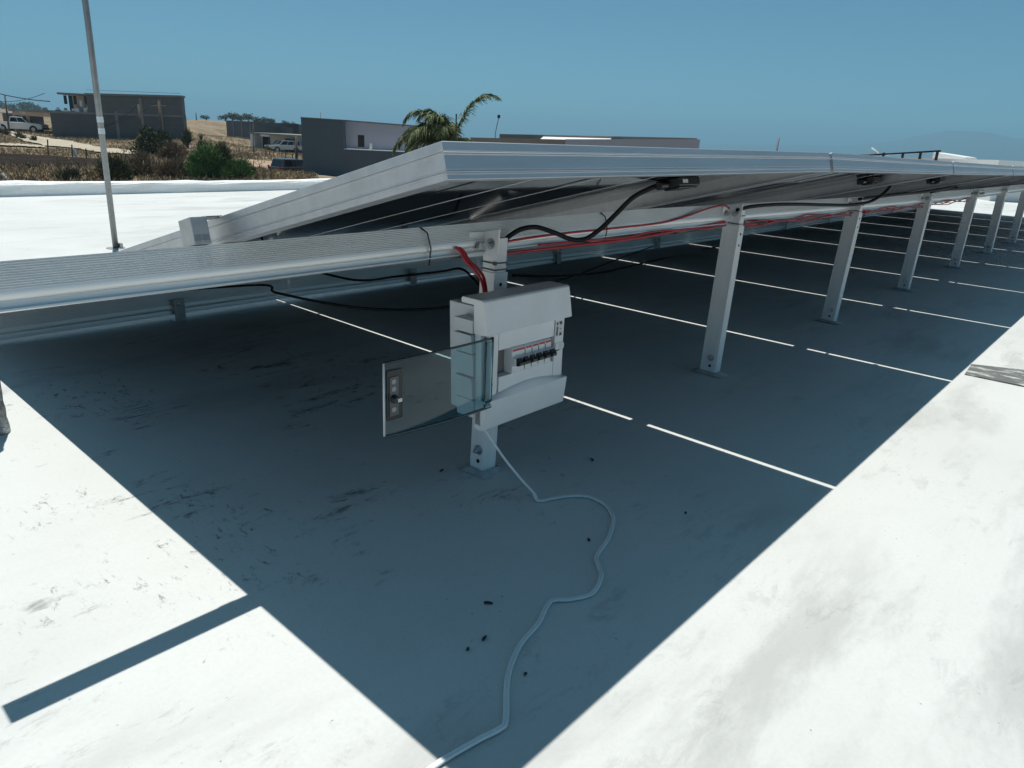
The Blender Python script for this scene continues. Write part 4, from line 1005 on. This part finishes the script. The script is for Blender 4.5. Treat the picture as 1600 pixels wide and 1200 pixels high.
# S: white roof with its own tilted rack far right
q0 = at(1300, 236, 26); q1 = at(1560, 256, 16); Mx, Lx = vframe(q0, q1)
bS = empty('white_roof_house', mat=Mx, label='neighbouring white flat roof low on the right horizon', cat='house')
z0, z1 = at(1300, 236.5, 26)[2], at(1560, 250, 16)[2]
sloped(bS, 'wall', WHITEW, 0, Lx, 0, 9, -7, z0 - .12, z1); 
sloped(bS, 'parapet', WHITEW, -.05, 2.2, 3.0, 3.3, -1, z0 + .12, z0 + .02)
sloped(bS, 'coping', CONC, Lx * .15, Lx * .98, 8.6, 9.0, -1, z0 + .12, z1 + .15)
rk0 = at(1345, 239, 22); rk1 = at(1470, 237.2, 17.5)
rack = empty('rooftop_rack', tuple(rk0), label='dark tilted solar rack edge-on above the neighbouring white roof', cat='solar rack')
dv_ = Vector(rk1 - rk0)
m = MB(); sd = Vector((dv_.y, -dv_.x, 0)).normalized() * .9
a_, b2, c2, d2_ = Vector((0, 0, -.1)), dv_ + Vector((0, 0, .0)), dv_ + sd + Vector((0, 0, -.10)), sd + Vector((0, 0, -.16))
m.add([a_, b2, c2, d2_] + [q + Vector((0, 0, .035)) for q in (a_, b2, c2, d2_)], [(3, 2, 1, 0), (4, 5, 6, 7), (0, 1, 5, 4), (1, 2, 6, 5), (2, 3, 7, 6), (3, 0, 4, 7)]); m.build('panel_deck', LAM, rack)
for t in (.35, .6, .8, .97):
    m = MB(); p_ = dv_ * t; m.tube([p_ + Vector((0, 0, -.6)), p_], .03, 5); m.build('leg', BLACK, rack)
pk = at(1373, 233, 24); m = MB(); m.tube([(pk[0], pk[1], -.9), (pk[0], pk[1], pk[2] - .08), (pk[0] - .22, pk[1] + .12, pk[2] + .02)], .022, 6); tag(m.build('roof_vent', WHITEW), 'tiny white tilted vent on the neighbouring white roof', 'vent')
# thin rod, antenna
q = at(712, 205, 28); t_ = at(713, 178, 28); m = MB(); m.tube([(q[0], q[1], -4), tuple(t_)], .028, 6); tag(m.build('thin_pole', RUSTW), 'thin dark pole between the palm fronds', 'pole')
q = at(774, 208, 50); an = empty('antenna', (q[0], q[1], q[2] - .6), label='small dark antenna on a stalk right of the palm', cat='antenna')
m = MB(); m.tube([(0, 0, 0), (.0, .0, .6), (.12, -.12, 1.52)], .022, 6); m.build('stalk', RUSTW, an)
m = MB(); m.cbox((.13, -.13, 1.62), (.16, .16, .22)); m.build('head', BLACK, an, bevel=.05)
m = MB(); m.tube([(.1, -.1, 1.55), (.42, -.38, 1.53)], .010, 5); m.build('arm', GALV, an)

# ------------------------------------------------------------------ palm
pb = at(705, 216, 30); pg = float(gz(pb[0], pb[1])); crown = Vector((pb[0], pb[1], pb[2] - .15))
palm = empty('palm_tree', (pb[0], pb[1], pg), label='queen palm with arching fronds rising behind the near panel corner', cat='palm tree')
def L2(v): return Vector(v) - Vector((pb[0], pb[1], pg))
m = MB(); hh = crown.z - pg; m.tube([(0.05 * math.sin(k), 0, hh * k / 14) for k in range(15)], [.22 - .005 * k + .012 * (k % 2) for k in range(15)], 12); m.build('trunk', WOOD, palm, smooth=True)
rtv, upv = Vector(RT), Vector((0, 0, 1)); fwv = Vector((FW[0], FW[1], 0)).normalized()
def frond(tipdir, length, arch, leafl=.62, n=105):
    """tipdir: initial direction; the rachis bends down with arch"""
    p_ = L2(crown); d_ = Vector(tipdir).normalized(); pts = [p_.copy()]; seg = length / 22
    for k in range(22):
        d_ = (d_ + Vector((0, 0, -arch * (k / 22) ** 1.4 * .16))).normalized(); p_ = p_ + d_ * seg; pts.append(p_.copy())
    fr = MB(); fr.tube(pts, [.035 * (1 - k / 24) + .005 for k in range(23)], 5); fo = fr.build('frond', DGREEN, palm)
    C_, D2, S2, Ln, Wd = [], [], [], [], []
    for k in range(n * 2):
        t = .10 + .90 * (k // 2) / n; f = t * 22; i = min(int(f), 21); p = pts[i].lerp(pts[i + 1], f - i); tg = (pts[i + 1] - pts[i]).normalized()
        sd_ = tg.cross(Vector((0, 0, 1)));
        if sd_.length < .1: sd_ = tg.cross(rtv)
        sd_.normalize(); s = 1 if k % 2 else -1
        up_ = sd_.cross(tg).normalized()
        dl = (sd_ * s * rng.uniform(.55, 1.0) + tg * rng.uniform(.45, .9) + up_ * rng.uniform(-.25, .45) + Vector((0, 0, -.35))).normalized()
        C_.append(p); D2.append(dl); S2.append(dl.cross(Vector(rng.normal(0, 1, 3))).normalized()); Ln.append(leafl * (math.sin(math.pi * min(1, .18 + .8 * t)) * .8 + .25) * rng.uniform(.8, 1.15)); Wd.append(.027)
    C_, D2, S2 = np.array(C_), np.array(D2), np.array(S2); Ln, Wd = np.array(Ln), np.array(Wd)
    # two-segment drooping leaflets
    mid = C_ + D2 * (Ln * .55)[:, None]; D3 = unit(D2 + np.array([0, 0, -.7])); h_ = S2 * Wd[:, None]
    v = np.stack([C_ - h_ * .6, C_ + h_ * .6, mid + h_ * .6, mid - h_ * .6, mid + D3 * (Ln * .5)[:, None]], 1).reshape(-1, 3)
    n_ = len(C_); f = [(5 * q, 5 * q + 1, 5 * q + 2, 5 * q + 3) for q in range(n_)] + [(5 * q + 3, 5 * q + 2, 5 * q + 4) for q in range(n_)]
    rawmesh('leaflets', v, f, PALMG, fo)
for (r_, f_, u_, ln, ar) in [(.50, .1, 1.15, 2.85, 1.5), (-.62, -.1, .95, 2.5, 2.0), (-.95, .2, .62, 2.6, 1.9), (-.35, .6, 1.0, 2.0, 1.9), (-.75, -.6, .65, 2.4, 1.8), (-1.0, .5, .35, 2.5, 1.6), (-.15, -.6, .75, 1.6, 2.2), (-.5, .8, .55, 2.3, 1.8), (.3, .9, .25, 2.2, 1.8), (.6, -.7, .05, 2.2, 1.6), (-.9, -.4, .15, 2.3, 1.4), (.9, .2, -.1, 2.0, 1.2), (-.45, .1, 1.1, 2.1, 2.3), (-.8, .4, .8, 2.4, 2.1), (-.3, -.3, .95, 1.9, 2.3), (-1.0, -.1, .45, 2.7, 1.7), (-.1, .4, .6, 1.5, 2.3)]:
    frond(rtv * r_ + fwv * f_ + upv * u_, ln, ar)

# ------------------------------------------------------------------ vehicles
TYRE = mat('tyre rubber', (.015, .015, .016), .85); RIM = mat('alloy rim', (.4, .4, .41), .35, .8); PWHITE = mat('white car paint', (.78, .79, .80), .25, coat=.6); PSILV = mat('silver car paint', (.45, .47, .49), .25, .4, coat=.6); PDARK = mat('dark car paint', (.05, .055, .065), .25, coat=.6); LAMPR = mat('tail lamp red', (.22, .01, .01), .2); LAMPW = mat('head lamp', (.75, .76, .75), .15)
def vehicle(name, pos, heading, prof, cabin, wid, paint, label, wheels, wr, bed=None, group=None):
    """prof: lower body side outline (x,z); cabin: greenhouse outline; x forward, origin at ground centre"""
    root = empty(name, tuple(pos), heading, label, 'car' if name != 'pickup_truck' else 'pickup truck', group)
    h = wid / 2
    m = MB(); m.prism(prof, [lambda q: Vector((q[0], -h, q[1])), lambda q: Vector((q[0], h, q[1]))]); body = m.build('body', paint, root, bevel=.05)
    zc = min(q[1] for q in cabin)
    def cab(inset):
        top_ = max(q[1] for q in cabin); return lambda q, s: Vector((q[0], s * (h - .04 - inset - .16 * (q[1] - zc) / (top_ - zc)), q[1]))
    cf = cab(0); m = MB(); m.prism(cabin, [lambda q: cf(q, -1), lambda q: cf(q, 1)]); m.build('cabin', paint, root, bevel=.03)
    # glass: side panes and screens, sitting just proud of the cabin
    xs = sorted(q[0] for q in cabin); ztop = max(q[1] for q in cabin); base = [q for q in cabin if q[1] < zc + .05]; tops = [q for q in cabin if q[1] > ztop - .06]
    bx0, bx1 = min(q[0] for q in base), max(q[0] for q in base); tx0, tx1 = min(q[0] for q in tops), max(q[0] for q in tops)
    def lerp(a, c, t): return a + (c - a) * t
    zlo, zhi = zc + .06, ztop - .09; nb = 3 if bx1 - bx0 > 2.6 else 2
    for s in (-1, 1):
        for k in range(nb):
            a, c = k / nb + .02, (k + 1) / nb - .02; quad = []
            for z, tt in ((zlo, (a, c)), (zhi, (c, a))):
                f = (z - zc) / (ztop - zc); e0, e1 = lerp(bx0, tx0, f) + .09, lerp(bx1, tx1, f) - .09
                for t in tt: x = lerp(e0, e1, t); v = cf((x, z), s); quad.append(v + Vector((0, s * .006, 0)))
            m = MB(); m.add(quad + [q - Vector((0, s * .004, 0)) for q in quad], [(0, 1, 2, 3), (7, 6, 5, 4), (0, 4, 5, 1), (2, 6, 7, 3)]); m.build('side_window', DARKGLASS, root)
    for e, (bx, tx) in ((1, (bx1, tx1)), (-1, (bx0, tx0))):
        quad = []
        for z, ss in ((zlo, (-1, 1)), (zhi, (1, -1))):
            f = (z - zc) / (ztop - zc); x = lerp(bx, tx, f) + e * .008
            for s in ss: v = cf((x, z), s * .88); quad.append(v)
        m = MB(); m.add(quad + [q - Vector((e * .005, 0, 0)) for q in quad], [(0, 1, 2, 3), (7, 6, 5, 4)]); m.build('windscreen' if e > 0 else 'rear_window', DARKGLASS, root)
    for wx in wheels:
        for s in (-1, 1):
            m = MB(); ring = []; m.tube([(wx, s * (h - .20), wr), (wx, s * (h + .012), wr)], wr, 18); w = m.build('wheel', TYRE, root)
            m = MB(); m.tube([(wx, s * (h + .012), wr), (wx, s * (h + .022), wr)], wr * .62, 12); m.build('rim', RIM, w)
            m = MB(); m.tube([(wx, s * (h - .03), wr + .03), (wx, s * (h + .004), wr + .03)], wr * 1.16, 18); m.build('wheel_arch', BLACK, w)
    x0, x1 = min(q[0] for q in prof), max(q[0] for q in prof); zz = wr * 2 + .12
    for s in (-1, 1):
        m = MB(); m.cbox((x0 - .005, s * (h - .13), zz + .1), (.05, .18, .34)); m.build('tail_light', LAMPR, root)
        m = MB(); m.cbox((x1 + .0, s * (h - .22), zz - .0), (.06, .34, .18)); m.build('headlight', LAMPW, root)
    m = MB(); m.box((x0 - .08, -h + .05, .42), (x0 + .02, h - .05, .60)); m.build('rear_bumper', GALV, root)
    m = MB(); m.box((x1 - .02, -h + .05, .40), (x1 + .08, h - .05, .62)); m.build('front_bumper', BLACK, root)
    if bed:
        m = MB(); m.box((bed[0], -h + .12, bed[2]), (bed[1], h - .12, bed[2] + .012)); m.build('load_bed', BLACK, root)
    return root
tp = hit(34, 206.3, dmin=90, dmax=140)
hd = math.atan2(RT[1], RT[0])
vehicle('pickup_truck', tp, hd + .16, [(-2.9, .45), (-2.9, 1.18), (-.75, 1.20), (1.15, 1.20), (2.65, 1.10), (2.9, .98), (2.92, .45), (2.2, .36), (-2.2, .36)], [(-1.0, 1.18), (1.35, 1.18), (.55, 1.84), (-.78, 1.86)], 2.0, PWHITE, 'white crew cab pickup parked by the tan garage', (-1.75, 1.85), .40, bed=(-2.82, -1.05, 1.195))
q = hit(447, 238.5, dmin=95, dmax=130)
suvp = [(-2.2, .45), (-2.25, 1.0), (-1.0, 1.04), (1.0, 1.04), (2.1, .95), (2.25, .8), (2.25, .42), (-2.1, .36)]; suvc = [(-2.15, 1.02), (1.15, 1.02), (.45, 1.66), (-1.95, 1.68)]
vehicle('parked_car', q + np.array([0, 0, .05]), hd + 3.6, suvp, suvc, 1.85, PSILV, 'silver SUV parked in front of the small white house', (-1.35, 1.4), .36, group='cars on the far lot')
q = hit(432, 237.5, dmin=95, dmax=130) + 2.5 * np.array([FW[0], FW[1], 0])
vehicle('parked_car', q, hd + 3.9, suvp, suvc, 1.8, PDARK, 'dark car parked left of the silver SUV', (-1.35, 1.4), .34, group='cars on the far lot')
q = hit(465, 270, dmin=45, dmax=75)
vehicle('parked_car', q - np.array([0, 0, .45]), hd + .9, [(a * .9, c * .9) for a, c in suvp], [(a * .85, c * .88) for a, c in suvc], 1.7, PDARK, 'dark car half hidden beside the modern house', (-1.2, 1.25), .30)
# white trailer cut by the left edge
q = hit(-13, 208, dmin=90, dmax=140); tr = empty('cargo_trailer', tuple(q), hd, 'white box trailer cut off by the left edge of the picture', 'trailer')
part(tr, 'box', WHITEW, ((-3.2, -1.1, .5), (.55, 1.1, 2.9)), bevel=.06)
part(tr, 'roof_cap', PWHITE, ((-3.25, -1.14, 2.9), (.6, 1.14, 2.98)))
for xx in (-1.2, -.2):
    m = MB(); m.tube([(xx, -1.12, .38), (xx, -.9, .38)], .38, 14); m.build('wheel', TYRE, tr)
# utility poles, wires and fence
def pole(u, vb, vt, D, label, r=.12, cross=False, group='utility poles', name='utility_pole'):
    b0 = at(u[0], vb, D); t0 = at(u[1], vt, D); root = empty(name, (b0[0], b0[1], float(gz(b0[0], b0[1])) - .3), label=label, cat='pole', group=group)
    m = MB(); p0 = Vector((0, 0, 0)); p1 = Vector(t0) - root.location; m.tube([p0, p1], [r, r * .75], 8); m.build('shaft', RUSTW, root, smooth=True)
    if cross: m = MB(); m.tube([p1 + rtv * -.8 + Vector((0, 0, -.5)), p1 + rtv * .8 + Vector((0, 0, -.5))], .06, 5); m.build('crossarm', RUSTW, root)
    return Vector(t0)
t1 = pole((12.5, 7.5), 195, 149, 118, 'leaning utility pole behind the white trailer at the far left')
t2 = pole((222, 216), 215, 163, 92, 'wooden pole leaning before the grey building, left of two', .13)
t3 = pole((254, 247.5), 218, 158, 92, 'wooden pole before the grey building, right of two', .13, True)
pole((463, 463), 262, 212, 62, 'dark post left of the modern house', .12, group='posts in the field', name='field_post')
pole((396, 395.5), 235, 193, 125, 'thin pole beside the unfinished house', .07, group='posts in the field', name='field_post')
pole((307, 306), 188, 176, 210, 'short pole on the crest of the brown hill', .14, group='posts in the field', name='field_post')
def wire(a, c, sag, label, r=.03):
    m = MB(); pts = [Vector(a).lerp(Vector(c), k / 16) + Vector((0, 0, -sag * 4 * (k / 16) * (1 - k / 16))) for k in range(17)]; m.tube(pts, r, 4); tag(m.build('overhead_wire', CABLE), label, 'wire', 'overhead wires')
wire(at(-40, 135, 120), at(78, 158.5, 103), .3, 'thick overhead wire sloping down to the grey building\'s left corner', .05)
wire(at(-40, 153, 120), at(70, 145.5, 112), .7, 'thin overhead wire sagging to the tan storey roof', .03)
wire(t3, at(150, 198, 101), .5, 'thin wire from the right wooden pole across the grey wall', .025)
wire(t2, at(140, 204, 103), .5, 'thin wire from the left wooden pole across the grey wall', .025)
FS = [(75, 243, 218), (113, 247, 226), (135, 249, 232), (190, 252, 240), (197, 252, 240), (325, 234, 222), (374, 238, 230), (397, 241, 229), (416, 244, 235), (422, 244, 236), (447, 248, 238), (457, 250, 240), (424, 283, 262), (376, 262, 252)]
for i, (u, vb, vt) in enumerate(FS):
    q = hit(u, vb, dmin=40, dmax=130); D = math.hypot(*(q[:2] - CAM[:2])); t_ = at(u - .8, vt, D); m = MB(); m.tube([tuple(q - np.array([0, 0, .2])), tuple(t_)], max(.03, D * .0007), 5)
    nth = 'first second third fourth fifth sixth seventh eighth ninth tenth eleventh twelfth'.split()
    lab_ = nth[i] + ' thin rusty post from the left along the field\'s fence line' if i < 12 else ('lone thin stake just behind the parapet near the modern house' if i == 12 else 'short stake standing below the fence line beside the ochre track')
    tag(m.build('fence_post', RUSTW), lab_, 'fence post', 'fence posts in the field')
for u0, v0, u1, v1, l in ((114, 231, 122, 248, 'white brace leaning against the second fence post'), (3, 271, 14, 284, 'white plank sticking up behind the parapet at the far left')):
    q = hit(u1, v1, dmin=40, dmax=90); D = math.hypot(*(q[:2] - CAM[:2])); t_ = at(u0, v0, D); m = MB(); m.tube([tuple(q), tuple(t_)], .07, 4); tag(m.build('white_plank', WHITEW), l, 'plank')
# far trees on the skyline -------------------------------------------------
def tree(u, v, wpx, hpx, D, label, group='trees on the skyline'):
    q = at(u, v, D); z0 = float(ground_z(np.array(q[0]), np.array(q[1]))); w = px2m(D, wpx); top_ = at(u, v - hpx, D)[2]; z0 = min(z0, q[2])
    root = empty('tree', (q[0], q[1], z0), label=label, cat='tree', group=group); h = top_ - z0
    n = 420; lum = 7; L_ = np.stack([rng.uniform(-.38, .38, lum) * w, rng.uniform(-.38, .38, lum) * w, h * (1 - rng.uniform(.15, .5, lum) * min(1, px2m(D, hpx) / h * 1.2))], 1)
    k = rng.integers(0, lum, n); R_ = min(w * .28, px2m(D, hpx) * .45); c = L_[k] + unit(rng.normal(0, 1, (n, 3))) * (R_ * rng.random(n) ** .5)[:, None] * np.array([1, 1, .8])
    dirs = unit(rng.normal(0, 1, (n, 3))); sides = unit(np.cross(dirs, rng.normal(0, 1, (n, 3)))); s = R_ * .28
    vq, fq = quads(c, dirs, sides, rng.uniform(.7, 1.4, n) * s, rng.uniform(.7, 1.3, n) * s); rawmesh('crown', vq, fq, DGREEN, root)
    m = MB(); m.tube([(0, 0, -.5), (0, 0, h * .7)], [.25, .12], 6)
    for q_ in L_[:4]: m.tube([(0, 0, h * .55), tuple(q_)], [.1, .04], 4)
    m.build('trunk', WOOD, root)
TR = [(-8, 172, 26, 12, 700), (10, 173, 20, 10, 760), (26, 173, 20, 9, 720), (44, 174, 18, 12, 690), (56, 174, 16, 8, 740), (68, 175, 12, 6, 760),
      (322, 186, 12, 6, 300), (352, 190, 12, 11, 260), (363, 189, 14, 13, 250), (376, 190, 16, 13, 255), (388, 191, 16, 12, 250), (398, 192, 12, 9, 262), (412, 193, 14, 9, 270), (424, 194, 14, 8, 265), (447, 195, 14, 6, 330), (460, 196, 12, 5, 330)]
NM = ['leftmost, above the trailer', 'above the utility pole', 'left of the pickup cab', 'above the pickup', 'right of the pickup', 'touching the tan storey'] + ['lone low one on the brown hill crest', 'leftmost of the clump over the unfinished house', 'second of the clump over the unfinished house', 'third of the clump over the unfinished house', 'fourth of the clump over the unfinished house', 'fifth of the clump over the unfinished house', 'sixth of the clump over the unfinished house', 'rightmost of the clump over the unfinished house', 'tiny one nearer the modern house', 'tiny one touching the modern house']
for t_, nm in zip(TR, NM): tree(*t_, label='dark skyline tree, ' + nm)
# ------------------------------------------------------------------ hazy coastal air
hz = MB(); hz.box((-13000, -13000, -90), (13000, 13000, 190))
ho = hz.build('haze', None); ho.data.materials.clear()
hm = bpy.data.materials.new('haze air'); hm.use_nodes = True; nt = hm.node_tree
for n_ in list(nt.nodes): nt.nodes.remove(n_)
pv = nt.nodes.new('ShaderNodeVolumePrincipled'); pv.inputs['Color'].default_value = (.40, .73, .93, 1); pv.inputs['Density'].default_value = 3.0e-4; pv.inputs['Anisotropy'].default_value = .3
om = nt.nodes.new('ShaderNodeOutputMaterial'); nt.links.new(pv.outputs[0], om.inputs['Volume'])
ho.data.materials.append(hm); tag(ho, 'thin bluish coastal haze over the bay and the far hills', 'haze', kind='stuff')
